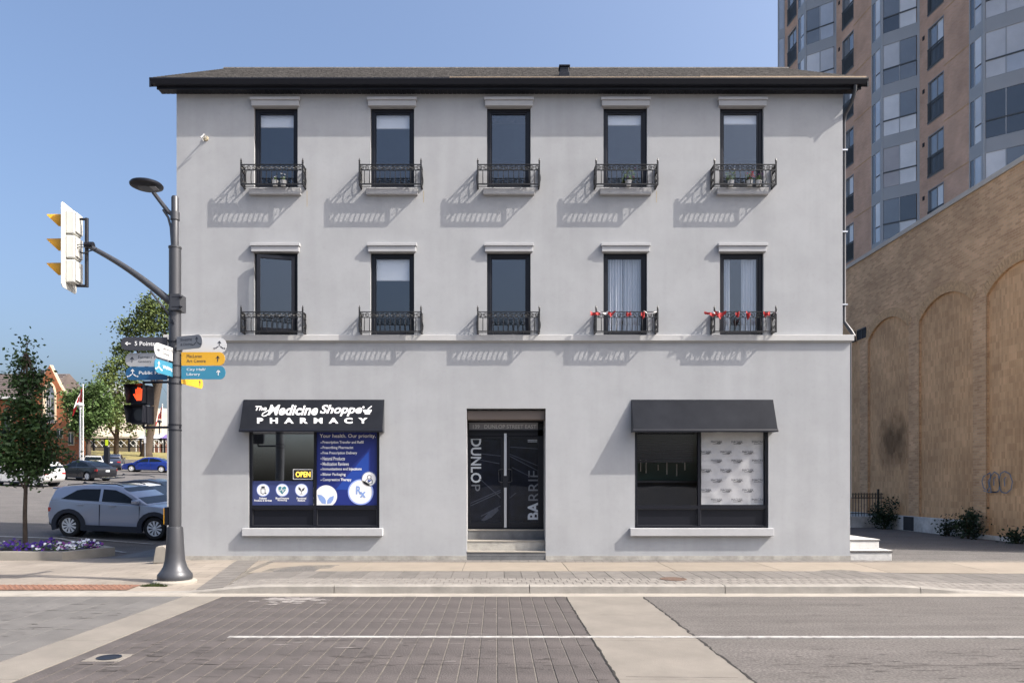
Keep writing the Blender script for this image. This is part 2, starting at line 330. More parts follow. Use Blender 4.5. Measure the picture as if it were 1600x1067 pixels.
# asphalt with wheel-track wear running along x
def asphalt(name, base, var):
    m = mat(name, base, 0.92, spec=0.3, var=var, vscale=0.9, bump=0.5, bscale=120)
    n = m.node_tree.nodes; l = m.node_tree.links; b = n['Principled BSDF']
    tc = n.new('ShaderNodeTexCoord'); mp = n.new('ShaderNodeMapping'); mp.inputs['Scale'].default_value = (0.35, 3.0, 1)
    no = n.new('ShaderNodeTexNoise'); no.inputs['Scale'].default_value = 1.2; no.inputs['Detail'].default_value = 7
    l.new(tc.outputs['Object'], mp.inputs[0]); l.new(mp.outputs[0], no.inputs['Vector'])
    sp = n.new('ShaderNodeTexNoise'); sp.inputs['Scale'].default_value = 38; sp.inputs['Detail'].default_value = 3
    l.new(tc.outputs['Object'], sp.inputs['Vector'])
    a = n.new('ShaderNodeMapRange'); a.inputs[1].default_value = 0.35; a.inputs[2].default_value = 0.65; a.inputs[3].default_value = 0.90; a.inputs[4].default_value = 1.08
    l.new(no.outputs['Fac'], a.inputs[0])
    c = n.new('ShaderNodeMapRange'); c.inputs[1].default_value = 0.3; c.inputs[2].default_value = 0.7; c.inputs[3].default_value = 0.68; c.inputs[4].default_value = 1.32
    l.new(sp.outputs['Fac'], c.inputs[0])
    mu = n.new('ShaderNodeMath'); mu.operation = 'MULTIPLY'; l.new(a.outputs[0], mu.inputs[0]); l.new(c.outputs[0], mu.inputs[1])
    sc = n.new('ShaderNodeVectorMath'); sc.operation = 'SCALE'; l.new(n['tone'].outputs[0], sc.inputs[0]); l.new(mu.outputs[0], sc.inputs['Scale'])
    l.new(sc.outputs[0], b.inputs['Base Color'])
asphalt('asphalt', (0.112, 0.103, 0.097), 0.10)
asphalt('asphalt_lot', (0.112, 0.105, 0.100), 0.14)

# faint vertical rain marks on the stucco; worn road paint; grime and repairs
def rain_marks(m, amt):
    n = m.node_tree.nodes; l = m.node_tree.links; b = n['Principled BSDF']
    tc = n.new('ShaderNodeTexCoord'); out = n['tone'].outputs[0]
    for sc, lo, hi, a in (((2.6, 1, 0.16), 0.42, 0.72, amt), ((0.45, 1, 0.6), 0.35, 0.65, amt * 0.8), ((9, 9, 9), 0.55, 0.75, amt * 0.6)):
        mp = n.new('ShaderNodeMapping'); mp.inputs['Scale'].default_value = sc
        no = n.new('ShaderNodeTexNoise'); no.inputs['Scale'].default_value = 1.6; no.inputs['Detail'].default_value = 5
        l.new(tc.outputs['Object'], mp.inputs[0]); l.new(mp.outputs[0], no.inputs['Vector'])
        mr = n.new('ShaderNodeMapRange'); mr.inputs[1].default_value = lo; mr.inputs[2].default_value = hi; mr.inputs[3].default_value = 1 + a * 0.4; mr.inputs[4].default_value = 1 - a
        l.new(no.outputs['Fac'], mr.inputs[0])
        q = n.new('ShaderNodeVectorMath'); q.operation = 'SCALE'; l.new(out, q.inputs[0]); l.new(mr.outputs[0], q.inputs['Scale']); out = q.outputs[0]
    l.new(out, b.inputs['Base Color'])
rain_marks(MATS['stucco'], 0.045)
def worn(m, under):
    n = m.node_tree.nodes; l = m.node_tree.links; b = n['Principled BSDF']; tc = n.new('ShaderNodeTexCoord')
    no = n.new('ShaderNodeTexNoise'); no.inputs['Scale'].default_value = 7; no.inputs['Detail'].default_value = 8; no.inputs['Roughness'].default_value = 0.75
    l.new(tc.outputs['Object'], no.inputs['Vector'])
    mr = n.new('ShaderNodeMapRange'); mr.inputs[1].default_value = 0.47; mr.inputs[2].default_value = 0.66; l.new(no.outputs['Fac'], mr.inputs[0])
    mx = n.new('ShaderNodeMix'); mx.data_type = 'RGBA'; mx.inputs[7].default_value = (*under, 1); l.new(mr.outputs[0], mx.inputs[0]); l.new(n['tone'].outputs[0], mx.inputs[6]); l.new(mx.outputs[2], b.inputs['Base Color'])
worn(MATS['line_white'], (0.16, 0.15, 0.14))
mat('crack_dark', (0.018, 0.016, 0.015), 0.95); mat('scuff_dark', (0.055, 0.048, 0.045), 0.95, var=0.4, vscale=12); mat('scuff_pale', (0.20, 0.185, 0.175), 0.95, var=0.4, vscale=8)
# ------------------------------------------------------------------ ground heights
def gz(X, Y):
    z = 0.0
    s = max(smooth(6.3, 8.4, X), smooth(-3.7, -5.4, X))
    z -= 0.115 * s * clamp((15.2 - Y) / 3.2, 0, 1)
    z -= 0.13 * smooth(-6.3, -9.3, X) * smooth(12.4, 15.5, Y)
    wgt = smooth(19.0, 22.2, Y) * smooth(-7.3, -9.5, X)
    if wgt > 0:
        Xc, Yc = clamp(X, -60, -9.5), clamp(Y, 17, 76)
        pl = 0.09 - 0.03 * (Xc + 12.76) + 0.045 * (Yc - 21.9)
        pl += 0.9 * smooth(76.0, 77.2, Y) + 1.6 * smooth(77, 100, Y)
        z = z * (1 - wgt) + pl * wgt
    return z
def ground_at(x, y):
    """photo pixel -> point on the ground"""
    lo, hi = 8.0, 200.0
    dz = (CY - y) / FPX
    Y = 8.0
    while Y < 200:
        if CAMH + dz * Y <= gz(PX(x, Y), Y): break
        Y += 0.02
    return Vector((PX(x, Y), Y, gz(PX(x, Y), Y)))
ROADZ = -0.134
def frange(a, b, n): return [a + (b - a) * i / n for i in range(n + 1)]

xs = [-600, -300, -150, -100] + frange(-80, -40, 10) + frange(-38, -14, 12) + frange(-13.5, -3, 42) + [0, 3, 6] + frange(6.3, 9, 9) + [12, 15, 20, 40, 100, 300, 600]
ys = [12.04] + frange(12.3, 26, 46) + frange(27, 75, 24) + frange(75.5, 78, 10) + frange(79, 100, 10) + [130, 200, 400, 900]
struct(MB().grid(xs, ys, lambda x, y: gz(x, y) - 0.012).build('ground', 'asphalt_lot', smooth_='all'))
rd = struct(MB().quad((-600, -600, ROADZ), (600, -600, ROADZ), (600, 12.04, ROADZ), (-600, 12.04, ROADZ)).build('road', 'asphalt'))
struct(MB().grid(frange(-75, -8, 30), [77.6] + frange(78, 100, 12) + [140, 200], lambda x, y: gz(x, y) + 0.02).build('park_lawn', 'grass', smooth_='all'))

# crosswalk of dark brick strips and concrete edge bands across the road
cw = struct(MB().box(-9.6, 2.34, 5.0, 11.56, ROADZ - 0.02, ROADZ + 0.004).build('crosswalk', 'joint'))
def slab_mesh(name, m, wx, wy, t=0.02, b=0.003):
    return MB().box(-wx/2, wx/2, -wy/2, wy/2, -t, 0).mesh(name, m, bevel=b)
n_st, x0c, x1c = 30, -4.35, 1.10
pw = (x1c - x0c) / n_st
meshes = [slab_mesh('brick_paver', 'paver_dark', pw - g, 0.728 - 0.001) for g in (0.011, 0.013, 0.016)]
for i in range(n_st):
    for j in range(9):
        o = link('brick_paver', random.choice(meshes), cw)
        o.location = (x0c + (i + 0.5) * pw, 5.0 + (j + 0.5) * 0.728, ROADZ + 0.010 + random.uniform(-0.0015, 0.0015))
        o.rotation_euler = (0, 0, random.uniform(-0.001, 0.001))
for (xa, xb, nm) in ((-4.96, -4.362, 'concrete_band'), (1.112, 2.32, 'concrete_band')):
    me = slab_mesh('concrete_panel', nm, xb - xa, 1.63)
    for j in range(4):
        o = link('concrete_panel', me, cw); o.location = ((xa + xb) / 2, 5.0 + (j + 0.5) * 1.64, ROADZ + 0.011)
me = slab_mesh('road_paver', 'paver_road_grey', 0.452, 1.30)
for i in range(10):
    for j in range(5):
        o = link('road_paver', me, cw); o.location = (-5.2 - i * 0.46, 5.0 + (j + 0.5) * 1.312, ROADZ + 0.010)
# painted line, patch, small cover
struct(MB().box(-3.12, 60, 8.43, 8.52, ROADZ + 0.002, ROADZ + 0.0155).build('lane_line', 'line_white'))
p = thing('valve_cover', 'small round iron valve cover set in a square concrete collar in the crosswalk', 'cover', (-3.97, 7.46, ROADZ))
MB().box(-4.17, -3.79, 7.30, 7.62, ROADZ, ROADZ + 0.014).build('collar', 'concrete_band', p, bevel=0.004)
MB().lathe((-3.97, 7.46, ROADZ + 0.012), [(0.12, 0), (0.12, 0.008), (0.10, 0.008), (0.095, 0.004), (0.0, 0.005)], 20).build('lid', 'black_metal', p)

# cracks, scuffs and tyre marks
def jag(name, pts, wd, m, parent, seed, z=ROADZ + 0.0125):
    rnd = random.Random(seed); mb = MB(); L = []
    for (a, b) in zip(pts[:-1], pts[1:]):
        k = max(2, int((Vector(b) - Vector(a)).length / 0.07))
        L += [Vector(a).lerp(Vector(b), i/k) + Vector((rnd.gauss(0, wd*0.35), rnd.gauss(0, wd*0.35))) for i in range(k)]
    vs = []
    for i, q in enumerate(L):
        d = (L[min(i+1, len(L)-1)] - L[max(i-1, 0)]).normalized(); n_ = Vector((-d.y, d.x)) * wd * rnd.uniform(0.2, 0.75)
        vs += [(q.x + n_.x, q.y + n_.y, z), (q.x - n_.x, q.y - n_.y, z)]
    mb.add(vs, [(2*i, 2*i+1, 2*i+3, 2*i+2) for i in range(len(L)-1)]); return mb.build(name, m, parent, fix=False)
jag('crack', [(2.325, 11.5), (2.33, 9), (2.325, 5.0)], 0.028, 'crack_dark', rd, 1)
jag('crack', [(1.106, 11.5), (1.106, 8), (1.11, 5.0)], 0.020, 'crack_dark', rd, 2)
jag('crack', [(1.2, 6.72), (1.8, 6.70), (2.3, 6.69)], 0.008, 'scuff_dark', rd, 3)
jag('crack', [(2.4, 10.9), (4.0, 10.8), (6.2, 10.95)], 0.010, 'scuff_dark', rd, 4, ROADZ + 0.002)
jag('crack', [(3.2, 7.15), (5.0, 7.2), (8.0, 7.1)], 0.014, 'scuff_dark', rd, 5, ROADZ + 0.002)
rnd = random.Random(44)
for nm, m_, cnt, reg, zl in (('dark_scuffs', 'scuff_dark', 170, (-4.2, 1.0, 6.4, 8.3), ROADZ + 0.0135), ('road_scuffs', 'scuff_dark', 260, (2.5, 12, 6.6, 7.9), ROADZ + 0.002), ('lane_scuffs', 'scuff_dark', 60, (2.5, 14, 9.0, 11.2), ROADZ + 0.002), ('pale_scuffs', 'scuff_pale', 60, (-4.2, 0.5, 7.0, 10.8), ROADZ + 0.0135), ('side_scuffs', 'scuff_dark', 90, (-9.0, -5.0, 7.0, 10.8), ROADZ + 0.0135)):
    mb = MB()
    for i in range(cnt):
        x = rnd.uniform(reg[0], reg[1]); y = clamp(rnd.gauss((reg[2]+reg[3])/2, (reg[3]-reg[2])/3.2), reg[2], reg[3]); l_ = abs(rnd.gauss(0, 0.09)) + 0.015; h_ = rnd.uniform(0.004, 0.014)
        pts = [(x + l_*math.cos(a)*rnd.uniform(.6, 1.1), y + h_*math.sin(a)*rnd.uniform(.5, 1.3), zl + i*2e-6) for a in frange(0, 5.4, 6)]; mb.add(pts, [tuple(range(len(pts)))])
    stuff(mb.build(nm, m_, rd, fix=False))
mb = MB(); rnd = random.Random(8)
for i in range(70):
    x, y = -3.1 + rnd.gauss(0, 0.22), 11.2 + rnd.gauss(0, 0.16)
    if y > 11.5: continue
    pts = [(x + 0.10*math.cos(a)*rnd.uniform(.5, 1.2), y + 0.04*math.sin(a)*rnd.uniform(.5, 1.2), ROADZ + 0.0137 + i*2e-6) for a in frange(0, 5.4, 6)]; mb.add(pts, [tuple(range(len(pts)))])
stuff(mb.build('chalky_patch', 'scuff_pale', rd, fix=False))

# kerb with its gutter, lowered at both ends
kb = struct(MB().box(-60, 60, 11.56, 11.90, ROADZ - 0.05, ROADZ + 0.008).build('gutter', 'concrete_pale'))
curb = None
def kerb_piece(xa, xb):
    mb = MB(); xs_ = frange(xa + 0.006, xb - 0.006, 8); vs = []
    for x in xs_:
        zt = max(gz(x, 12.0), ROADZ + 0.012) + 0.002
        vs += [(x, 11.885, ROADZ - 0.05), (x, 11.90, zt - 0.02), (x, 11.925, zt), (x, 12.06, zt), (x, 12.06, ROADZ - 0.05)]
    n = len(xs_); fs = [(i*5+k, i*5+k+1, (i+1)*5+k+1, (i+1)*5+k) for i in range(n-1) for k in range(4)]
    fs += [(0, 1, 2, 3, 4), tuple((n-1)*5+k for k in (4, 3, 2, 1, 0))]
    return mb.add(vs, fs)
kerb = struct(MB().box(-60, 60, 11.93, 12.03, ROADZ - 0.06, ROADZ - 0.01).build('kerb', 'concrete_curb'))
for i in range(-4, 9):
    kerb_piece(-2.35 + 3.2*i - 3.2 + 2.9, -2.35 + 3.2*i + 2.9).build('kerb_stone', 'concrete_curb', kerb, smooth_=True)

# pavement bands
pv = struct(MB().grid([-5.0] + frange(-4.5, 6, 8) + frange(6.3, 9, 9) + [15, 30, 60], frange(12.06, 15.94, 8), lambda x, y: gz(x, y) - 0.008).build('pavement', 'joint'))
def gslab(mb, xa, xb, ya, yb, g=0.006, t=0.03, sk=0.0):
    a, b = xa + g/2, xb - g/2; c, d = ya + g/2, yb - g/2
    P = [(a, c), (b, c), (b + sk, d), (a + sk, d)]
    return mb.add([(x, y, gz(x, y) - t) for x, y in P] + [(x, y, gz(x, y)) for x, y in P],
                  [(0,3,2,1),(4,5,6,7),(0,1,5,4),(1,2,6,5),(2,3,7,6),(3,0,4,7)])
x = -4.75
while x < 24:
    gslab(MB(), x, x + 2.05, 13.9, 15.5, 0.012).build('concrete_slab', 'concrete_tan', pv); x += 2.05
x = -4.62
while x < 14:
    gslab(MB(), x, x + 0.318, 12.86, 13.89, 0.010).build('paving_slab', 'paver_grey', pv); x += 0.318
mb = MB(); 
for r in range(3):
    x = -4.6 + (r % 2) * 0.08
    while x < 14:
        gslab(mb, x, x + 0.155, 12.06 + r*0.265, 12.06 + (r+1)*0.265, 0.012); x += 0.155
stuff(mb.build('small_pavers', 'paver_small', pv))
mb = MB(); x = -4.9
while x < 8.0:
    gslab(mb, x, x + 0.2, 15.51, 15.94, 0.01); x += 0.2
stuff(mb.build('edging_bricks', 'paver_grey', pv))
mb = MB()
for j in range(12):
    t0, t1 = j/12, (j+1)/12; ya, yb = 12.07 + 3.78*t0, 12.07 + 3.78*t1; xl = -4.75 - 0.65*t0
    gslab(mb, xl - 0.24, xl + 0.23, ya, yb, 0.012, 0.03, -0.054)
mb.v = [(a, b, c + 0.006) for a, b, c in mb.v]
stuff(mb.build('diagonal_paver_band', 'paver_grey', pv))
# corner plaza of pale pavers, with the rusty tactile plate at the crossing
m = brick_mat('plaza_paver', (0.255, 0.225, 0.19), (0.225, 0.198, 0.168), (0.18, 0.158, 0.133), ax=('X', 'Y'), bw=0.6, bh=0.3, msize=0.012)
pz = struct(MB().grid([-60, -30, -15] + frange(-12, -5.6, 16) + frange(-5.55, -4.9, 4), frange(12.06, 17.6, 14), lambda x, y: gz(x, y) - (0.006 if x > -5.5 else 0)).build('plaza', 'plaza_paver', smooth_='all'))
struct(MB().grid(frange(-9.4, -7.0, 6), frange(17.6, 22, 14), lambda x, y: gz(x, y) + 0.004).build('side_pavement', 'concrete_dark', smooth_='all'))
mb = MB(); mb.grid(frange(-13, -6.15, 10), [12.12, 12.62], lambda x, y: gz(x, y) + 0.012)
tp = struct(mb.build('tactile_plate', 'rusty_plate'))
mb = MB()
for i in range(60):
    for j in range(4):
        mb.lathe((-6.3 - i*0.1, 12.18 + j*0.125, gz(-6.3 - i*0.1, 12.2 + j*0.12) + 0.012), [(0.03, 0), (0.02, 0.012), (0.0, 0.013)], 6)
stuff(mb.build('tactile_domes', 'rusty_plate', tp))
struct(MB().box(-60, -4.9, 11.60, 12.08, ROADZ - 0.05, ROADZ + 0.013).build('crossing_apron', 'concrete_pale'))
# painted parking lines on the side lot
def gline(name, pts, wd):
    mb = MB(); P = []
    for a, b in zip(pts[:-1], pts[1:]):
        for i in range(10): P.append(a.lerp(b, i/10))
    P.append(pts[-1]); vs = []
    for i, q in enumerate(P):
        d = (P[min(i+1, len(P)-1)] - P[max(i-1, 0)]); s = Vector((-d.y, d.x, 0)).normalized() * wd/2
        for e in (q + s, q - s): vs.append((e.x, e.y, gz(e.x, e.y) + 0.006))
    mb.add(vs, [(2*i, 2*i+1, 2*i+3, 2*i+2) for i in range(len(P)-1)])
    return struct(mb.build(name, 'line_white'))
gline('parking_line', [ground_at(-60, 836), ground_at(94, 841), ground_at(150, 853), ground_at(195, 863)], 0.12)
gline('parking_line', [ground_at(-40, 838), ground_at(48, 857)], 0.12)
gline('parking_line', [ground_at(95, 838), ground_at(240, 850)], 0.10)
mat('rusty_lid', (0.10, 0.062, 0.045), 0.9, var=0.3, vscale=15)
p = thing('manhole_cover', 'round rusty utility cover in the small pavers by the kerb', 'cover', (3.1, 12.75, 0))
MB().lathe((3.1, 12.72, 0), [(0.23, 0), (0.23, 0.008), (0.20, 0.008), (0.19, 0.003), (0.0, 0.006)], 24).build('lid', 'rusty_lid', p)

# ------------------------------------------------------------------ the grey corner building
YU, YL = 16.0, 15.955                     # upper and lower wall faces
UX0, UX1, LX0, LX1 = -7.03, 7.63, -7.22, 7.77
B = thing('corner_building', 'grey stucco three storey building with iron balconies and two black shop awnings', 'building', (0.28, 15.88, 0))
def wall_holes(x0, x1, z0, z1, holes, Y, depth):
    mb = MB(); X = sorted({x0, x1} | {h[0] for h in holes} | {h[1] for h in holes}); Z = sorted({z0, z1} | {h[2] for h in holes} | {h[3] for h in holes})
    for a, b in zip(X[:-1], X[1:]):
        for c, d in zip(Z[:-1], Z[1:]):
            mx_, mz_ = (a+b)/2, (c+d)/2
            if any(h[0] < mx_ < h[1] and h[2] < mz_ < h[3] for h in holes): continue
            mb.quad((a, Y, c), (b, Y, c), (b, Y, d), (a, Y, d))
    for (a, b, c, d, dp) in holes:
        q = Y + dp
        mb.quad((a, Y, c), (a, q, c), (a, q, d), (a, Y, d)); mb.quad((b, Y, c), (b, Y, d), (b, q, d), (b, q, c))
        mb.quad((a, Y, d), (a, q, d), (b, q, d), (b, Y, d)); mb.quad((a, Y, c), (b, Y, c), (b, q, c), (a, q, c))
    return mb
WXC = [(431 + 182 * k - CX) / 71.0 for k in range(5)]
WH = 0.48
ZT1, ZB1 = PZ(168.2, YU), PZ(293, YU)
ZT2, ZB2 = PZ(395, YU), 4.93
holes = [(c - WH, c + WH, zb, zt, 0.14) for c in WXC for zb, zt in ((ZB1, ZT1), (ZB2, ZT2))]
ZSOF = 10.24
RIDGE_Y, RIDGE_Z, EAVE_Y, EAVE_Z = 19.97, 13.05, 15.67, 10.40
mb = wall_holes(UX0, UX1, 4.80, ZSOF + 0.02, holes, YU, 0.14)
yb_ = 21.2
for X in (UX0, UX1):
    mb.add([(X, YU, 4.8), (X, yb_, 4.8), (X, yb_, 12.15), (X, RIDGE_Y, 12.85), (X, YU, ZSOF + 0.02)], [(0, 1, 2, 3, 4)])
mb.quad((UX0, yb_, 0), (UX1, yb_, 0), (UX1, yb_, 12.15), (UX0, yb_, 12.15))
mb.build('upper_wall', 'stucco', B, fix=False)
SW = [(PX(388.8, YL), PX(592.8, YL), PX(491.8, YL)), (PX(992, YL), PX(1200.6, YL), PX(1093.2, YL))]
SZ0, SZ1 = PZ(824.7, YL), 2.86
DX0, DX1, DZ1, DY = PX(729.2, YL), PX(852.6, YL), PZ(638, YL), 16.6
holes = [(a, b, SZ0, SZ1, 0.14) for a, b, _ in SW] + [(DX0, DX1, 0.09, DZ1, DY - YL + 0.05)]
mb = wall_holes(LX0, LX1, 0.09, 4.80, holes, YL, 0.14)
for X in (LX0, LX1): mb.quad((X, YL, -0.4), (X, yb_, -0.4), (X, yb_, 4.8), (X, YL, 4.8))
mb.build('lower_wall', 'stucco', B, fix=False)
mb = MB(); mb.box(LX0 - 0.01, DX0, YL - 0.012, YL + 0.1, -0.3, 0.092); mb.box(DX1, LX1 + 0.01, YL - 0.012, YL + 0.1, -0.3, 0.092)
mb.build('foundation', 'foundation', B)
mb = MB(); mb.box(LX0 - 0.06, LX1 + 0.06, 15.885, 16.02, 4.79, 4.925); mb.box(LX0 - 0.03, LX1 + 0.03, 15.915, 16.02, 4.77, 4.79)
mb.box(LX0 - 0.06, LX0 + 0.2, 16.02, yb_, 4.79, 4.925); mb.box(LX1 - 0.2, LX1 + 0.06, 16.02, yb_, 4.79, 4.925)
mb.build('belt_course', 'belt_trim', B, bevel=0.01)
# interior: floors, partitions (dim rooms behind the glass)
mb = MB(); 
for z in (4.55, 7.75): mb.box(UX0 + 0.2, UX1 - 0.2, 16.3, 21.1, z, z + 0.25)
mb.box(UX0 + 0.2, UX1 - 0.2, 19.2, 19.3, 0, 10.2)
for k in range(4):
    c = (WXC[k] + WXC[k+1]) / 2; mb.box(c - 0.06, c + 0.06, 16.3, 19.2, 4.8, 10.2)
mb.box(-2.2, -2.1, 16.3, 19.2, 0, 4.5); mb.box(2.6, 2.7, 16.3, 19.2, 0, 4.5)
mb.build('interior', 'room_wall', B)
# roof
RX0, RX1 = -7.47, 8.03
mb = MB()
for sgn in (1, -1):
    ye = EAVE_Y if sgn == 1 else 2*RIDGE_Y - EAVE_Y
    rows = 24; vs = []; tmin = 0 if sgn == 1 else 16
    for r in range(tmin, rows):
        t0, t1 = r/rows, (r+1)/rows
        for xi in range(1):
            a = (ye + (RIDGE_Y-ye)*t0, EAVE_Z + (RIDGE_Z-EAVE_Z)*t0 + 0.022); b = (ye + (RIDGE_Y-ye)*t1, EAVE_Z + (RIDGE_Z-EAVE_Z)*t1 + 0.004)
            mb.quad((RX0, a[0], a[1]), (RX1, a[0], a[1]), (RX1, b[0], b[1]), (RX0, b[0], b[1]))
            mb.quad((RX0, a[0], a[1]), (RX1, a[0], a[1]), (RX1, a[0], a[1] - 0.022), (RX0, a[0], a[1] - 0.022))
    tq = tmin/rows; yq, zq = ye + (RIDGE_Y-ye)*tq, EAVE_Z - 0.02 + (RIDGE_Z-EAVE_Z)*tq
    mb.quad((RX0, yq, zq), (RX1, yq, zq), (RX1, RIDGE_Y, RIDGE_Z - 0.02), (RX0, RIDGE_Y, RIDGE_Z - 0.02))
roof = mb.build('roof', 'shingle', B, fix=False)
mb = MB(); mb.tube([(RX0, RIDGE_Y, RIDGE_Z - 0.01), (RX1, RIDGE_Y, RIDGE_Z - 0.01)], 0.06, 6)
mb.build('ridge_cap', 'shingle', roof)
mb = MB()
for X in (RX0 - 0.005, RX1 - 0.025):
    for ye in (EAVE_Y, 2*RIDGE_Y - EAVE_Y):
        ze = EAVE_Z
        if ye > RIDGE_Y: ye = RIDGE_Y + (ye - RIDGE_Y)/3; ze = RIDGE_Z - (RIDGE_Z - EAVE_Z)/3
        mb.prism([(ye, ze - 0.19), (ye, ze + 0.0), (RIDGE_Y, RIDGE_Z + 0.0), (RIDGE_Y, RIDGE_Z - 0.19)], lambda a, b: (X, a, b), lambda a, b: (X + 0.03, a, b))
mb.build('rake_board', 'black_metal', roof)
mb = MB(); mb.box(RX0 + 0.1, RX1 - 0.1, 15.79, 15.82, ZSOF - 0.01, 10.40)
mb.build('fascia', 'black_metal', roof)
mb = MB(); mb.prism([(15.655, 10.41), (15.655, 10.385), (15.665, 10.36), (15.69, 10.29), (15.79, 10.28), (15.79, 10.30), (15.70, 10.305), (15.672, 10.385), (15.672, 10.41)],
          lambda a, b: (RX0, a, b), lambda a, b: (RX1, a, b))
mb.build('gutter', 'black_metal', roof)
MB().box(4.4, RX1 - 0.05, 15.665, 15.70, 10.412, 10.445).build('drip_edge', 'drip_edge', roof)
MB().box(-1.0, 4.4, 15.668, 15.70, 10.412, 10.432).build('drip_edge', 'drip_edge', roof)
mb = MB(); x = RX0 + 0.12
while x < RX1 - 0.2: mb.box(x, x + 0.088, 15.82, 16.0, ZSOF - 0.005, ZSOF + 0.02); x += 0.1
mb.box(RX0 + 0.12, RX1 - 0.12, 15.82, 16.0, ZSOF + 0.012, ZSOF + 0.03)
stuff(mb.build('soffit', 'black_metal', roof))
vY = 16.45; vz = EAVE_Z + (RIDGE_Z - EAVE_Z)*(vY - EAVE_Y)/(RIDGE_Y - EAVE_Y)
mb = MB(); vx = PX(881.5, vY); mb.box(vx - 0.1, vx + 0.1, vY - 0.1, vY + 0.1, vz - 0.1, vz + 0.16); mb.box(vx - 0.125, vx + 0.125, vY - 0.125, vY + 0.125, vz + 0.165, vz + 0.2); mb.box(vx - 0.12, vx + 0.12, vY - 0.12, vY + 0.12, vz - 0.1, vz + 0.03)
mb.build('roof_vent', 'black_metal', roof, bevel=0.008)
# downpipe at the right corner
gx = PX(1337, 15.72)
mb = MB(); mb.tube([(gx, 15.74, 10.29), (gx, 15.75, 10.18), (gx - 0.02, 15.86, 9.98), (UX1 + 0.05, 16.0, 9.78), (UX1 + 0.055, 16.06, 9.62), (UX1 + 0.055, 16.06, 5.25), (LX1 + 0.05, 16.02, 5.03), (LX1 + 0.10, 15.98, 4.9)], 0.042, 8)
mb.tube([(LX1 + 0.05, 16.05, 4.78), (LX1 + 0.05, 16.05, 1.35)], 0.03, 8)
dp = mb.build('downpipe', 'pole_grey', B, smooth_=True)
mb = MB()
for z in (9.0, 7.2, 5.6): mb.box(UX1, UX1 + 0.11, 16.0, 16.02, z, z + 0.03)
mb.build('pipe_strap', 'aluminium', dp)

# upper windows
def window_frame(mb, x0, x1, z0, z1, y0, y1, b, bs=None):
    bs = bs or b
    mb.box(x0, x0 + b, y0, y1, z0, z1); mb.box(x1 - b, x1, y0, y1, z0, z1)
    mb.box(x0 + b, x1 - b, y0, y1, z1 - b, z1); mb.box(x0 + b, x1 - b, y0, y1, z0, z0 + bs); return mb
frame_m = {}; 
for row, (zb, zt) in enumerate(((ZB1, ZT1), (ZB2, ZT2))):
    h = zt - zb
    mb = MB(); window_frame(mb, -WH + 0.002, WH - 0.002, 0.002, h - 0.002, 0.07, 0.15, 0.075)
    fm_out = mb.mesh('window', 'black_frame', bevel=0.004)
    sash = MB(); window_frame(sash, -WH + 0.078, WH - 0.078, 0.078, h - 0.078, 0.085, 0.135, 0.035)
    fm_sash = sash.mesh('sash', 'black_frame')
    pane = MB().box(-WH + 0.11, WH - 0.11, 0.108, 0.114, 0.11, h - 0.11).mesh('pane', 'window_glass')
    mb = MB(); mb.box(-0.545, 0.545, -0.095, 0.0, h + 0.125, h + 0.19); mb.box(-0.525, 0.525, -0.07, 0.0, h + 0.006, h + 0.122)
    lint = mb.mesh('lintel', 'stucco_trim', bevel=0.008)
    sill = MB().box(-0.565, 0.565, -0.09, 0.0, -0.18, -0.04).mesh('sill', 'stucco_trim', bevel=0.008)
    for k, c in enumerate(WXC):
        o = link('window', fm_out, B, (c, YU, zb)); 
        link('lintel', lint, o)
        if row == 0: link('sill', sill, o)
        if row == 1 and k == 0:                              # the sash that stands open, hinged on its right
            sv = MB(); window_frame(sv, -0.80, 0, 0, h - 0.156, -0.025, 0.025, 0.075); s = sv.build('open_sash', 'black_frame', o, (WH - 0.078, 0.06, 0.078), bevel=0.004)
            s.rotation_euler = (0, 0, R(14))
            p = MB().box(-0.73, -0.07, -0.003, 0.003, 0.07, h - 0.226).build('pane', 'window_glass', o, (WH - 0.078, 0.06, 0.078)); p.rotation_euler = (0, 0, R(14))
            st = MB().tube([(-0.3, 0.1, h - 0.1), (-0.05, -0.02, h - 0.1)], 0.01, 6).build('stay', 'aluminium', o)
        else:
            link('sash', fm_sash, o); link('pane', pane, o)

# wrought iron balconies, one mesh of rails and posts plus scrollwork and balusters
HWB, DB, ZR1, ZR2, ZTOP = 0.667, 0.25, 0.305, 0.425, 0.555
def rail(mb, a, b, wd=0.028, ht=0.014):
    a, b = Vector(a), Vector(b); d = (b - a).normalized(); n = Vector((d.y, -d.x, 0))
    for_ = [(a + n*s*wd/2 + Vector((0, 0, t))) for s in (1, -1) for t in (0, ht)]; fo2 = [(b + n*s*wd/2 + Vector((0, 0, t))) for s in (1, -1) for t in (0, ht)]
    mb.add(for_ + fo2, [(0,1,3,2),(4,6,7,5),(0,4,5,1),(2,3,7,6),(1,5,7,3),(0,2,6,4)])
mb = MB()
c4 = [(-HWB, 0.0), (-HWB, -DB), (HWB, -DB), (HWB, 0.0)]
for z in (0.0, ZR1, ZR2):
    for (a, b) in zip(c4[:-1], c4[1:]): rail(mb, (*a, z), (*b, z), 0.03 if z else 0.034, 0.014 if z else 0.02)
mb.box(-HWB, HWB, -0.131, -0.119, 0.0, 0.008)
for i in range(2): 
    xx = -HWB + (i + 0.5) * HWB; mb.box(xx - 0.006, xx + 0.006, -DB, 0, 0.008, 0.014)
for x_ in (-HWB, HWB):
    mb.box(x_ - 0.015, x_ + 0.015, -DB - 0.015, -DB + 0.015, -0.01, 0.47)
    mb.lathe((x_, -DB, 0.47), [(0.015, 0), (0.024, 0.012), (0.012, 0.022), (0.022, 0.045), (0.013, 0.075), (0.0, 0.115)], 8)
    mb.box(x_ - 0.012, x_ + 0.012, -0.03, 0.0, -0.01, 0.44)
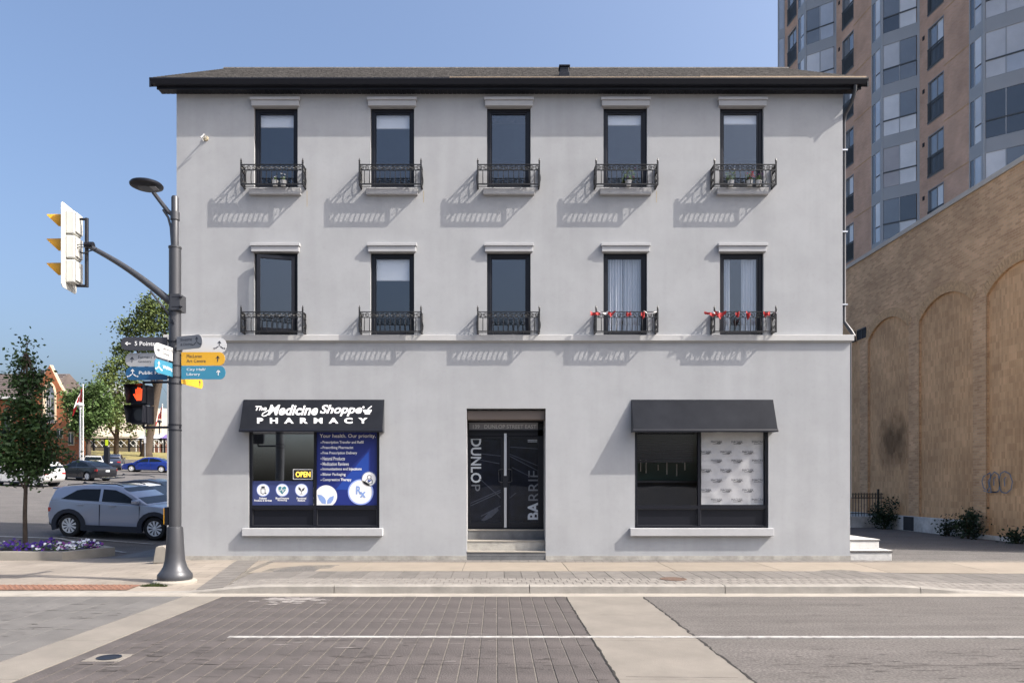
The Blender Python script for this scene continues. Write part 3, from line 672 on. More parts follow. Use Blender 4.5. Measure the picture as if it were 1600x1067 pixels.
bal_frame = mb.mesh('balcony', 'wrought_iron')
def bar_mesh(y_out):
    pts = [(0, y_out(t), 0.01 + t * (ZR1 - 0.01)) for t in frange(0, 1, 8)]
    return MB().tube(pts, 0.009, 5).mesh('baluster', 'wrought_iron')
bar_front = bar_mesh(lambda t: -0.035 * math.sin(math.pi * t) * (1 - 0.5*t))
def ring(mb, c, r, plane, th=0.007, a0=0, a1=360, n=12):
    pts = []
    for k in range(n + 1):
        a = R(a0 + (a1 - a0) * k / n); u, v = r * math.cos(a), r * math.sin(a)
        pts.append((c[0] + u, c[1], c[2] + v) if plane == 'x' else (c[0], c[1] + u, c[2] + v))
    mb.tube(pts, th, 4)
mb = MB(); zc = (ZR1 + ZR2) / 2 + 0.007
for i in range(12):
    xx = -HWB + 0.055 + i * (2*HWB - 0.11) / 11
    ring(mb, (xx, -DB, zc - 0.004), 0.040, 'x', 0.0075); ring(mb, (xx, -DB, zc - 0.004), 0.018, 'x', 0.0065, 0, 300, 8)
    if i % 2 == 0: ring(mb, (xx + 0.055, -DB, ZR1 + 0.014), 0.062, 'x', 0.007, 10, 170, 8)
for x_ in (-HWB, HWB):
    for yy in (-0.05, -0.125, -0.2): ring(mb, (x_, yy, zc), 0.036, 'y', 0.0075)
    for yy, b in ((-0.06, 0.03), (-0.125, 0.0), (-0.19, -0.03)):
        pts = [(x_ + math.copysign(0.03, x_)*math.sin(math.pi*t), yy, 0.01 + t*(ZR1 - 0.01)) for t in frange(0, 1, 8)]; mb.tube(pts, 0.0065, 5)
        ring(mb, (x_, yy, 0.13), 0.03, 'y', 0.006)
scroll = mb.mesh('scrollwork', 'wrought_iron')
for row, zb in ((0, PZ(288.6, 15.75)), (1, PZ(518.5, 15.75))):
    for k, c in enumerate(WXC):
        o = link('balcony', bal_frame, B, (c - 0.01, YU, zb)); o.scale = (1, 1, 1)
        link('scrollwork', scroll, o)
        for i in range(11):
            b = link('baluster', bar_front, o); b.location = (-HWB + (i + 1) * 2 * HWB / 12, -DB, 0)
# rust streaks below the balcony feet are only on the wall: thin stains
for k, c in enumerate(WXC):
    if k in (0, 1, 3):
        mb = MB(); x_ = c + HWB + 0.02; mb.box(x_ - 0.008, x_ + 0.008, YU - 0.0015, YU, ZB1 - random.uniform(0.3, 0.45), ZB1 - 0.08)
        mb.build('rust_streak', 'rust', B)

# blinds and curtains hanging inside
bl = [('upper', 0, 199.5), ('upper', 1, 201.5), ('upper', 3, 196), ('upper', 4, 194.5), ('middle', 1, 438.5)]
ordn = ['first', 'second', 'third', 'fourth', 'fifth']
for fl, k, yb in bl:
    Yb = 16.17; zt = (ZT1 if fl == 'upper' else ZT2) - 0.07; zb = PZ(yb, Yb); c = WXC[k]
    p = thing('roller_blind', 'white roller blind half lowered in the %s top floor window from the lamp post' % ordn[k] if fl == 'upper' else 'white roller blind in the second middle floor window from the lamp post', 'blind', (c, Yb, zb), 0, 'roller blinds')
    MB().box(c - 0.41, c + 0.41, Yb, Yb + 0.006, zb, zt).build('fabric', 'blind', p)
    MB().tube([(c - 0.41, Yb, zb), (c + 0.41, Yb, zb)], 0.012, 6).build('bottom_bar', 'white_paint', p)
    MB().tube([(c - 0.42, Yb + 0.03, zt + 0.01), (c + 0.42, Yb + 0.03, zt + 0.01)], 0.03, 8).build('roller', 'white_paint', p)
def curtain(x0, x1, z0, z1, Yc, label, folds, lean=0.0):
    n = folds * 8; mb = MB(); vs = []
    for i in range(n + 1):
        t = i / n; y = Yc + 0.035 * math.sin(t * folds * 2 * math.pi) + 0.01 * math.sin(t * 17)
        vs += [(x0 + (x1 - x0) * t + lean * (1 if t > 0.6 else 0.3), y, z0), (x0 + (x1 - x0) * t, y, z1)]
    mb.add(vs, [(2*i, 2*i+2, 2*i+3, 2*i+1) for i in range(n)])
    return tag(mb.build('curtain', 'curtain', smooth_='all'), label, 'curtain', 'white curtains')
c = WXC[3]; curtain(c - 0.42, c - 0.03, 4.95, ZT2 - 0.05, 16.22, 'white curtain covering half of the fully curtained window above the door side bunting', 6)
curtain(c + 0.0, c + 0.42, 4.95, ZT2 - 0.05, 16.24, 'white curtain with close folds meeting another in the fully curtained window', 7)
c = WXC[4]; curtain(c - 0.44, c - 0.20, 4.95, ZT2 - 0.05, 16.22, 'narrow white curtain drawn aside in the window beside the downpipe', 4)
curtain(c + 0.06, c + 0.44, 4.95, ZT2 - 0.05, 16.22, 'wide white curtain drawn back in the window beside the downpipe', 6)

# old bracket on the top floor wall
bx, bz = PX(322, YU), PZ(217, YU)
p = thing('wall_bracket', 'small pale rusty bracket with a wire stub on the top floor wall', 'bracket', (bx, YU, bz))
MB().lathe((bx, YU - 0.03, bz), [(0.0, 0), (0.05, 0.0), (0.06, 0.03)], 10, 'y').build('plate', 'rust', p)
MB().tube([(bx, YU, bz), (bx + 0.02, YU - 0.16, bz + 0.02), (bx - 0.03, YU - 0.2, bz - 0.06), (bx - 0.02, YU - 0.1, bz - 0.10)], 0.014, 6).build('hook', 'off_white', p)

# bunting and pots on balconies
def cloth(name, mname, c, w_, h_, seed, parent):
    rnd = random.Random(seed); mb = MB(); n = 7; vs = []
    for i in range(n + 1):
        for j in range(4):
            t = i/n; vs.append((c[0] + (t - 0.5)*w_ + rnd.uniform(-.012, .012), c[1] - 0.03 - 0.03*math.sin(t*9 + seed) + rnd.uniform(-.01, .01), c[2] - h_*(j/3)*(1 - 0.5*abs(math.sin(t*3.1 + seed))) - 0.04*math.sin(math.pi*t)))
    mb.add(vs, [(i*4+j, i*4+j+1, (i+1)*4+j+1, (i+1)*4+j) for i in range(n) for j in range(3)])
    return mb.build(name, mname, parent, smooth_='all')
for k, segs, lab in ((3, [(-0.70, 0.2, 0.1, 'r'), (-0.52, 0.2, 0.05, 'w'), (-0.36, 0.16, 0.10, 'r'), (0.02, 0.1, 0.13, 'r'), (0.32, 0.08, 0.17, 'r'), (0.5, 0.3, 0.03, 'w')], 'red and white bunting tied along the balcony of the fully curtained window'),
                     (4, [(-0.78, 0.24, 0.10, 'r'), (-0.56, 0.22, 0.15, 'r'), (-0.66, 0.16, 0.05, 'w'), (-0.2, 0.09, 0.14, 'r'), (0.05, 0.1, 0.17, 'r'), (0.45, 0.14, 0.13, 'r'), (0.64, 0.06, 0.03, 'w')], 'red and white bunting bunched at the corner of the balcony beside the downpipe')):
    zr = PZ(518.5, 15.75) + ZR2
    p = thing('bunting', lab, 'bunting', (WXC[k], 15.74, zr), 0, 'balcony bunting')
    for i, (dx, w_, h_, col) in enumerate(segs):
        cloth('pennant', 'bunting_red' if col == 'r' else 'bunting_white', (WXC[k] + dx, 15.74, zr + 0.02), w_, h_, i + k, p)
def pot(k, dx, lab, flower, row0=True, nf=8, s=1.0):
    z0 = PZ(288.6, 15.75) + 0.02; X = WXC[k] + dx; Y = YU - 0.12
    p = thing('flower_pot', lab, 'plant', (X, Y, z0), 0, 'balcony pots')
    MB().lathe((X, Y, z0), [(0.05, 0), (0.065, 0.1), (0.07, 0.1), (0.07, 0.115), (0.055, 0.112)], 12).build('pot', 'off_white', p)
    mb = MB(); rnd = random.Random(k * 10 + int(dx*100))
    for i in range(int(70*s)):
        a = rnd.uniform(0, 6.28); r = rnd.uniform(0, 0.12) * s; z = z0 + 0.11 + rnd.uniform(0, 0.2)*s; d = Vector((rnd.gauss(0, 1), rnd.gauss(0, 1), rnd.gauss(0, 1))).normalized()*0.03; e = d.orthogonal().normalized()*0.015
        q = Vector((X + r*math.cos(a), Y + r*math.sin(a)*0.7, z)); mb.add([q - d, q + e, q + d, q - e], [(0, 1, 2, 3)])
    mb.build('foliage', 'leaf_c', p, fix=False)
    mb = MB()
    for i in range(nf):
        q = (X + rnd.uniform(-.1, .1)*s, Y - rnd.uniform(0.02, .1), z0 + 0.15 + rnd.uniform(0, 0.2)*s); mb.lathe(q, [(0.0, -0.012), (0.02, 0), (0.0, 0.015)], 6)
    mb.build('blossom', flower, p)
pot(0, 0.20, 'white pot with white blossoms on the top floor balcony by the wall bracket', 'petal_white', s=0.5, nf=5)
pot(0, 0.02, 'low white pot on the top floor balcony by the wall bracket', 'petal_white', s=0.35, nf=3)
pot(3, 0.05, 'tall pot plant with pink blossom on the fourth top floor balcony', 'petal_pink', s=1.3, nf=4)
pot(4, 0.13, 'pot of red flowers in the middle of the top balcony beside the downpipe', 'flower_red', s=0.8, nf=14)
pot(4, -0.28, 'green pot plant at the end of the top balcony beside the downpipe', 'petal_white', s=1.0, nf=2)
pot(4, 0.33, 'small pale leafy pot next to the red flowers', 'petal_pink', s=0.6, nf=3)
# ------------------------------------------------------------------ shop fronts, door
Yg = 16.03
def pm(Yp): return lambda x, y: (PX(x, Yp), Yp, PZ(y, Yp))     # photo coordinates onto a plane at depth Yp
for i, (a, b, mid) in enumerate(SW):
    mb = MB(); window_frame(mb, a + 0.002, b - 0.002, SZ0 + 0.002, SZ1, 15.98, 16.08, 0.055, 0.05)
    mb.box(mid - 0.028, mid + 0.028, 15.985, 16.078, SZ0 + 0.05, SZ1); mb.box(a + 0.057, mid - 0.03, 15.985, 16.07, 1.115, 1.20); mb.box(mid + 0.03, b - 0.057, 15.985, 16.07, 1.115, 1.20)
    o = mb.build('shop_window', 'black_frame', B)
    for (xa, xb) in ((a + 0.057, mid - 0.03), (mid + 0.03, b - 0.057)):
        MB().box(xa, xb, Yg, Yg + 0.008, 1.20, SZ1).build('pane', 'shop_glass' if i == 0 else 'shop_glass_clear', o)
        MB().box(xa, xb, 16.04, 16.05, SZ0 + 0.05, 1.115).build('lower_panel', 'black_frame', o)
        mb = MB(); window_frame(mb, xa + 0.004, xb - 0.004, SZ0 + 0.054, 1.112, 16.02, 16.037, 0.012); mb.build('bead', 'pole_grey', o)
    MB().box(a - 0.12, b + 0.085, 15.845, YL + 0.02, SZ0 - 0.17, SZ0 + 0.001).build('sill', 'stucco_trim', o, bevel=0.01)
    xa, xb = (PX(380.7, YL), PX(600.8, YL)) if i == 0 else (PX(986, YL), PX(1207.9, YL))
    zt, zb, yf = PZ(624.3, YL), 2.79, 15.67
    mb = MB(); mb.prism([(YL, zt), (YL - 0.012, zt), (yf, zb + 0.03), (yf, zb), (YL, zb)], lambda y, z: (xa, y, z), lambda y, z: (xb, y, z))
    aw = mb.build('awning', 'awning_black', B, bevel=0.006)
    mb = MB(); mb.prism([(yf - 0.006, zb - 0.004), (yf - 0.006, zb + 0.032), (yf + 0.02, zb + 0.07), (yf + 0.024, zb - 0.004)], lambda y, z: (xa - 0.006, y, z), lambda y, z: (xb + 0.006, y, z))
    mb.build('edge_trim', 'black_metal', aw)
    if i == 0:
        # lettering lies on the sloping face
        dy, dz = (yf - YL + 0.012), (zb + 0.03 - zt); L = math.hypot(dy, dz); ny, nz = dz / L, -dy / L
        if ny > 0: ny, nz = -ny, -nz
        def aw_fn(x, y):
            t = (y - 624.3) / (674 - 624.3); yy = YL - 0.012 + dy * t; zz = zt + dz * t
            return (PX(x, yy), yy + ny * 0.008, zz + nz * 0.008)
        mb = MB()
        put_text(mb, 'Medicine', aw_fn, 418, 497, 650, 633, shear=0.32, offset=0.028)
        put_text(mb, 'Shoppe', aw_fn, 500, 566, 651.5, 633, shear=0.32, offset=0.028)
        put_text(mb, 'The', aw_fn, 399, 417, 642.5, 635, shear=0.3, offset=0.03)
        stroke(mb, aw_fn, [(424, 640), (417, 643.5), (411, 647), (409.5, 650), (412, 651.5), (416, 650.5), (421, 646), (428, 637)], 1.7)
        put_text(mb, 'P  H  A  R  M  A  C  Y', aw_fn, 401.8, 574.5, 663.4, 654, offset=0.045)
        disc(mb, aw_fn, 568, 637, 1.7, 12); disc(mb, aw_fn, 574, 641, 7, 20, None, 0, 180)        # mortar bowl
        poly2(mb, aw_fn, [(571.5, 646), (576.5, 646), (578.5, 648.6), (569.5, 648.6)])
        stroke(mb, aw_fn, [(575, 640), (580.5, 635.5)], 1.6)
        mb.build('lettering', 'print_white', aw, fix=False)
# pharmacy poster (right half of the left window)
Yp = Yg - 0.004
def flat(name, m, parent, pts, Y): return poly2(MB(), pm(Y), pts).build(name, m, parent, fix=False)
def rect(x0, x1, y0, y1): return [(x0, y1), (x1, y1), (x1, y0), (x0, y0)]
p = thing('window_poster', 'dark blue pharmacy services poster with white list and round Rx emblem', 'poster', (PX(542, Yp), Yp, 1.2))
flat('sheet', 'print_blue', p, rect(494.2, 589.8, 672, 789), Yp)
flat('triangle', 'print_blue2', p, [(524, 765), (576, 705), (576, 765)], Yp - 0.002)
mb = MB(); f1 = pm(Yp - 0.004)
put_text(mb, 'Your health. Our priority.', f1, 499.5, 587, 685.2, 677.8, offset=0.012)
rows = ['Prescription Transfer and Refill', 'Prescribing Pharmacist', 'Free Prescription Delivery', 'Natural Products', 'Medication Reviews', 'Immunizations and Injections', 'Blister Packaging', 'Compression Therapy']
ends = [568, 552, 558, 539, 545, 565, 540, 549]
for r, (t, e) in enumerate(zip(rows, ends)):
    mb.build('lettering', 'print_white', p, fix=False); mb = MB(); y = 691.3 + r * 8.35; put_text(mb, t, f1, 504, e, y + 2.6, y - 2.9, offset=0.025); disc(mb, f1, 501.8, y, 0.9, 8)
mb.build('lettering', 'print_white', p, fix=False)
def emblem(u, v, r, clip=None):
    mb = MB(); disc(mb, pm(Yp - 0.004), u, v, r * 1.06, 32, r * 1.0); disc(mb, pm(Yp - 0.004), u, v, r * 1.0, 32, r * 0.95); mb.build('halo', 'print_halo', p, fix=False)
    mb = MB(); disc(mb, pm(Yp - 0.006), u, v, r * 0.95, 32); return mb.build('emblem', 'print_white', p, fix=False)
emblem(563.5, 768.5, 19)
mb = MB(); f2 = pm(Yp - 0.010); put_text(mb, 'R', f2, 556.3, 565, 772, 759, offset=0.03); put_text(mb, 'x', f2, 562, 571.8, 777, 768, offset=0.035); mb.build('rx_mark', 'print_pale', p, fix=False)
emblem(576.5, 748, 11.2)
mb = MB(); f2 = pm(Yp - 0.012); disc(mb, f2, 576.5, 748, 11.6, 28, 11.0); disc(mb, f2, 577, 745, 3.4, 16, 2.6); 
stroke(mb, f2, [(574.5, 747.5), (571, 751), (569.5, 754.5), (571.5, 755.5), (575, 755)], 0.8); stroke(mb, f2, [(579.5, 747), (582, 751), (581.5, 755), (577, 755.3), (575, 752)], 0.8); mb.build('family_mark', 'print_dark', p, fix=False)
mb = MB(); poly2(mb, pm(Yp - 0.012), [(577.2, 753), (580.3, 749.9), (578.8, 749), (577.2, 750), (575.8, 749), (574.3, 749.9)]); mb.build('heart', 'print_blue2', p, fix=False)
mb = MB(); f2 = pm(Yp - 0.006); n = 28
pts = [(494.3, 788.9)] + [(509.5 + 17.2*math.cos(R(a)), 775 - 17.2*math.sin(R(a))) for a in range(152, -54, -8)] + [(519.5, 788.9)]
pts = [(max(494.3, x), min(788.9, y)) for x, y in pts]; poly2(mb, f2, pts); mb.build('emblem', 'print_white', p, fix=False)
mb = MB(); f2 = pm(Yp - 0.008)
poly2(mb, f2, [(509, 787), (503, 786), (498.5, 780), (496, 772.5), (502, 773), (507, 777), (509.5, 782)]); poly2(mb, f2, [(511, 787), (511.5, 781), (515, 776.5), (522, 774), (520.5, 781), (517, 786)]); mb.build('leaf_mark', 'print_pale', p, fix=False)
# strip along the bottom of the left pane
p = thing('window_strip', 'muted blue strip poster with three round white icons below the open sign', 'poster', (PX(441, Yp), Yp, 1.2))
flat('sheet', 'print_strip', p, rect(392.6, 489.2, 751.2, 789), Yp)
for (u, kind, l1, l2) in ((411, 'b', 'Diabetes', 'Products & Services'), (441, 'h', 'Blood Pressure', 'Monitoring'), (471, 'l', 'Functional', 'Medicine')):
    mb = MB(); disc(mb, pm(Yp - 0.003), u, 765.3, 10.2, 28); mb.build('halo', 'print_halo', p, fix=False)
    mb = MB(); disc(mb, pm(Yp - 0.005), u, 765.3, 9.2, 28); mb.build('icon_disc', 'print_white', p, fix=False)
    mb = MB(); f2 = pm(Yp - 0.007)
    if kind == 'b':
        poly2(mb, f2, rect(u - 2.6, u + 2.6, 759.5, 762.2)); stroke(mb, f2, [(u - 3.2, 763.2), (u - 3.2, 770), (u, 771.5), (u + 3.2, 770), (u + 3.2, 763.2), (u - 3.2, 763.2)], 0.9); disc(mb, f2, u + 4.2, 770.5, 1.1, 8)
    elif kind == 'h':
        poly2(mb, f2, [(u, 772), (u - 6, 765), (u - 6, 761), (u - 3.2, 759.4), (u, 761.6), (u + 3.2, 759.4), (u + 6, 761), (u + 6, 765)])
    else:
        poly2(mb, f2, [(u, 768), (u - 4.5, 764), (u - 4.5, 760), (u - 1, 763)]); poly2(mb, f2, [(u, 768), (u + 1, 764), (u + 5.2, 761), (u + 4, 765.5)]); stroke(mb, f2, [(u, 767), (u, 770.5)], 0.7); stroke(mb, f2, [(u - 3, 771.3), (u + 2, 771.3)], 0.5)
    mb.build('icon', 'print_teal' if kind == 'h' else 'print_dark', p, fix=False)
    if kind == 'h': mb = MB(); stroke(mb, pm(Yp - 0.009), [(u - 6, 766), (u - 2, 766), (u - 1, 761.5), (u + 1, 769), (u + 2.2, 764.5), (u + 6, 764.5)], 0.8); mb.build('pulse', 'print_white', p, fix=False)
    mb = MB(); f2 = pm(Yp - 0.003); w1 = len(l1)*0.74; w2 = len(l2)*0.72
    put_text(mb, l1, f2, u - w1, u + w1, 779.6, 776.6, offset=0.03); put_text(mb, l2, f2, u - w2, u + w2, 783.0, 780.0, offset=0.03); mb.build('lettering', 'print_white', p, fix=False)
# OPEN sign
p = thing('open_sign', 'lit open sign with yellow letters in a pale rounded frame', 'sign', (PX(473, Yg), Yg, PZ(750, Yg)))
MB().box(PX(458.6, Yg), PX(488.2, Yg), Yg - 0.03, Yg - 0.012, PZ(748.6, Yg), PZ(733, Yg)).build('panel', 'lens_dark', p, bevel=0.008)
mb = MB(); window_frame(mb, PX(458.2, Yg), PX(488.6, Yg), PZ(749, Yg), PZ(732.6, Yg), Yg - 0.036, Yg - 0.01, 0.018); mb.build('frame', 'off_white', p, bevel=0.005)
mb = MB(); put_text(mb, 'OPEN', pm(Yg - 0.034), 462, 485, 745, 736.5, offset=0.02); mb.build('lettering', 'open_yellow', p, fix=False)
# inside the right shop: slatted shade, green counter, clutter; paper over the other pane
Yi = 16.9
p = thing('shop_blind', 'dark slatted shade hanging inside the shop window beside the papered pane', 'blind', (PX(1042, 16.2), 16.2, 2.2))
for i in range(14):
    z = 2.84 - i * 0.05; MB().box(3.1, 4.40, 16.2, 16.235, z - 0.042, z).build('slat', 'black_frame', p)
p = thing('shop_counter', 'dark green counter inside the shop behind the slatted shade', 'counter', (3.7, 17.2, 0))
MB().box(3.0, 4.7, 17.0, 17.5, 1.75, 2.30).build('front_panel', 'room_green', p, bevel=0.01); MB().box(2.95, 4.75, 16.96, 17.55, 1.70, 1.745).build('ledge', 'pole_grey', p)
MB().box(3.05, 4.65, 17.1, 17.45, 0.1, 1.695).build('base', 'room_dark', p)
mb = MB(); rnd = random.Random(5)
for i in range(7): x_ = 3.1 + i*0.22 + rnd.uniform(-.05, .05); mb.box(x_, x_ + 0.02, 16.955, 16.99, 1.9 + rnd.uniform(-.05, .1), 2.15 + rnd.uniform(-.05, .1))
mb.build('clips', 'off_white', p)
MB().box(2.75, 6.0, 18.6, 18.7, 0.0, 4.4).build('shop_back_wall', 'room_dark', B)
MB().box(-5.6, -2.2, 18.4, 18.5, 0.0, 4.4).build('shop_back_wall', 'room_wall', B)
Yw = Yg + 0.03
p = thing('paper_sheet', 'white printed paper with repeated small logo covering the inside of a shop pane', 'paper', (PX(1145, Yw), Yw, 1.2))
mb = MB(); nx, nz = 24, 20; vs = []; rnd = random.Random(3)
for j in range(nz + 1):
    for i in range(nx + 1):
        x_ = PX(1096, Yw) + (PX(1193, Yw) - PX(1096, Yw))*i/nx; z_ = 1.21 + (2.84 - 1.21)*j/nz
        vs.append((x_, Yw + 0.012 + 0.006*math.sin(i*0.9 + j*0.35) + 0.008*math.sin(j*1.7)*(i < 6) + rnd.uniform(0, .003), z_))
mb.add(vs, [(j*(nx+1)+i, j*(nx+1)+i+1, (j+1)*(nx+1)+i+1, (j+1)*(nx+1)+i) for j in range(nz) for i in range(nx)])
mb.build('sheet', 'off_white', p, smooth_='all')
for r, y in enumerate((690, 705.5, 719, 734, 749.5, 765, 780)):
    cs = (1120, 1152, 1184) if r % 2 == 0 else (1135, 1169, 1103)
    for u in cs:
        mb = MB(); f2 = pm(Yw - 0.006); u1 = min(u + 9, 1191.5)
        t = 'MACNEIL' if u < 1180 else 'MACN'
        put_text(mb, t, f2, u - 9, u1, y + 2, y - 1.6); disc(mb, f2, u + 3, y - 1, 4.2, 16, 3.4, 20, 140) if u < 1180 else None
        mb.f = mb.f; stroke(mb, f2, [(u - 6, y + 3.6), (min(u + 6, 1191), y + 3.6)], 0.5)
        mb.build('logo', 'print_dark', p, fix=False)

# ---- entrance
YD = DY
mb = MB()
mb.box(DX0 + 0.02, DX1 - 0.02, YD, YD + 0.1, 2.83 + 0.02, 2.90); mb.box(DX0 + 0.02, DX1 - 0.02, YD, YD + 0.1, PZ(681, YD), PZ(674, YD))
mb.box(DX0 + 0.0, DX0 + 0.03, YD, YD + 0.1, 0.64, 3.05); mb.box(DX1 - 0.13, DX1, YD, YD + 0.1, 0.64, 3.05); mb.box(DX0 + 0.03, DX1 - 0.13, YD, YD + 0.1, 0.64, 0.66)
mb.box(DX0, DX1, YD, YD + 0.1, PZ(660, YD), 3.2)
ent = mb.build('entrance_frame', 'black_frame', B)
MB().box(DX0 + 0.03, DX1 - 0.13, YD + 0.03, YD + 0.04, PZ(674, YD), PZ(660, YD)).build('transom_pane', 'print_grey', ent)
mb = MB(); put_text(mb, '139   DUNLOP STREET EAST', pm(YD + 0.024), 739, 838, 669.5, 663.3, offset=0.01); mb.build('lettering', 'letter_grey', ent, fix=False)
MB().box(DX0 + 0.005, DX1 - 0.005, 16.05, 16.35, PZ(655.5, 16.05), PZ(642, 16.05)).build('shutter_box', 'shutter_brown', ent, bevel=0.01)
for (xa, xb, side) in ((731.2, 786.5, 'l'), (792.5, 846.5, 'r')):
    x0, x1 = PX(xa, YD), PX(xb, YD); z0, z1 = 0.665, PZ(681.5, YD)
    mb = MB(); window_frame(mb, x0, x1, z0, z1, YD + 0.01, YD + 0.06, 0.055, 0.12)
    d = mb.build('door', 'black_frame', B, bevel=0.004)
    gx0, gx1, gz0, gz1 = x0 + 0.056, x1 - 0.056, z0 + 0.121, z1 - 0.056
    MB().box(gx0, gx1, YD + 0.034, YD + 0.040, gz0, gz1).build('printed_film', 'door_print', d)
    MB().box(gx0, gx1, YD + 0.018, YD + 0.022, gz0, gz1).build('pane', 'door_glass', d)
    hx = x1 - 0.02 if side == 'l' else x0 + 0.02; s = -1 if side == 'l' else 1
    zc = PZ(743, YD); MB().tube([(hx, YD + 0.01, zc + 0.15), (hx + s*0.02, YD - 0.05, zc + 0.15), (hx + s*0.085, YD - 0.05, zc + 0.13), (hx + s*0.085, YD - 0.05, zc - 0.13), (hx + s*0.02, YD - 0.05, zc - 0.15), (hx, YD + 0.01, zc - 0.15)], 0.011, 6).build('handle', 'pole_grey', d, smooth_=True)
    mb = MB(); ff = pm(YD + 0.030)
    L = [((735, 786), (783, 765)), ((735, 790), (783, 768)), ((750, 748), (783, 778)), ((738, 716), (780, 724)), ((745, 708), (782, 712)), ((752, 806), (782, 790))] if side == 'l' else [((796, 712), (842, 736)), ((796, 709), (842, 728)), ((800, 730), (830, 745)), ((796, 778), (806, 770)), ((796, 698), (842, 701))]
    for q in L: stroke(mb, ff, list(q), 1.3)
    if side == 'l': poly2(mb, ff, [(752, 812), (764, 800), (778, 793), (779, 797), (768, 808), (756, 814)])
    mb.build('marina_print', 'door_print_line', d, fix=False)
    mb = MB()
    if side == 'l':     # DUNLOP reading downwards
        put_text(mb, 'DUNLO', lambda u, v: ff(*(v, u)), 684, 754, 735.5, 752, offset=0.02)
        d2 = mb.build('lettering', 'letter_grey', d, fix=False)
        mb = MB(); put_text(mb, 'P', lambda u, v: ff(*(v, u)), 757, 767, 736.5, 750); mb.build('lettering', 'letter_dim', d, fix=False)
    else:               # BARRIE reading upwards
        put_text(mb, 'BA', lambda u, v: ff(*(v, -u)), -811.5, -784, 842.5, 824.5, offset=0.03)
        mb.build('lettering', 'letter_grey', d, fix=False)
        mb = MB(); put_text(mb, 'RRIE', lambda u, v: ff(*(v, -u)), -782, -735, 842.5, 825.5, offset=0.0); mb.build('lettering', 'letter_dim', d, fix=False)
        mb = MB()
        for yy in (685, 687.4, 689.8): stroke(mb, ff, [(825, yy), (839, yy)], 1.0)
        mb.build('hours_notice', 'letter_grey', d, fix=False)
zs = PZ(743, YD)
MB().box(PX(787.6, YD), PX(791.6, YD), YD - 0.012, YD + 0.012, zs - 0.0, PZ(677, YD)).build('astragal', 'aluminium', ent); MB().box(PX(787.6, YD), PX(791.6, YD), YD - 0.012, YD + 0.012, 0.67, zs - 0.27).build('astragal', 'aluminium', ent)
MB().box(PX(786, YD), PX(793.5, YD), YD - 0.016, YD + 0.012, zs - 0.265, zs - 0.005).build('lock_plate', 'black_metal', ent)
# steps in the recess
lvl = [(0.19, 15.96, 16.17), (0.41, 16.17, 16.45), (0.637, 16.45, 16.62)]
for i, (zt, ya, yb) in enumerate(lvl):
    st = MB().box(DX0 + 0.004, DX1 - 0.004, ya, 16.62, (lvl[i-1][0] + 0.001 if i else -0.1), zt - 0.03).build('step', 'concrete_dark' if i != 1 else 'foundation', B)
    MB().box(DX0 + 0.003, DX1 - 0.003, ya - 0.012, yb, zt - 0.029, zt).build('tread', 'concrete_pale', st, bevel=0.005)
# stone side steps on the right
p = thing('side_steps', 'two rough edged white stone steps at the right side of the grey building', 'steps', (8.2, 16.4, 0))
MB().box(LX1 + 0.005, 8.70, 15.98, 18.2, -0.05, 0.155).build('step', 'stone_step', p, bevel=0.01); MB().box(LX1 + 0.004, 8.72, 15.965, 18.2, 0.157, 0.205).build('tread', 'stone_rough', p, bevel=0.012); MB().box(LX1 + 0.004, 8.71, 15.975, 18.2, 0.2, 0.212).build('tread', 'stone_step', p)
MB().box(LX1 + 0.005, 8.60, 16.32, 18.1, 0.21, 0.385).build('step', 'stone_step', p, bevel=0.01); MB().box(LX1 + 0.004, 8.62, 16.305, 18.1, 0.387, 0.418).build('tread', 'stone_rough', p, bevel=0.01); MB().box(LX1 + 0.004, 8.61, 16.31, 18.1, 0.414, 0.425).build('tread', 'stone_step', p)
# ------------------------------------------------------------------ lamp and signal pole
PY = 12.9; PXX = PX(273.5, PY); pg = gz(PXX, PY); K = PY / FPX
def zz(y): return PZ(y, PY)
P = thing('signal_pole', 'dark grey street pole carrying a lamp, a traffic signal arm and wayfinding signs', 'street light', (PXX, PY, pg))
MB().lathe((PXX, PY, pg - 0.1), [(0.37, 0), (0.37, 0.13), (0.34, 0.155), (0.0, 0.16)], 28).build('footing', 'concrete_pale', P, smooth_=True)
b0 = pg + 0.06
prof = [(0.29, b0), (0.295, b0 + 0.03), (0.29, b0 + 0.09), (0.25, b0 + 0.14), (0.20, b0 + 0.22), (0.17, b0 + 0.34), (0.155, b0 + 0.5), (0.135, zz(826)), (0.128, zz(823)), (0.108, zz(822))]
MB().lathe((PXX, PY, 0), prof, 28).build('base_casting', 'pole_grey', P, smooth_=True)
MB().lathe((PXX, PY, 0), [(0.106, zz(824)), (0.106, zz(600)), (0.102, zz(480)), (0.102, zz(389)), (0.112, zz(388.5)), (0.112, zz(386)), (0.06, zz(385.5))], 24).build('pole', 'pole_grey', P, smooth_=True)
MB().lathe((PXX + 0.0, PY, 0), [(0.062, zz(387)), (0.062, zz(309)), (0.05, zz(307)), (0.0, zz(306.5))], 16).build('top_pole', 'pole_grey', P, smooth_=True)
mb = MB()
for y in (535, 548, 572, 590, 600, 664, 672): mb.lathe((PXX, PY, zz(y)), [(0.106, -0.012), (0.113, -0.012), (0.113, 0.012), (0.106, 0.012)], 24)
mb.build('strap', 'black_metal', P)
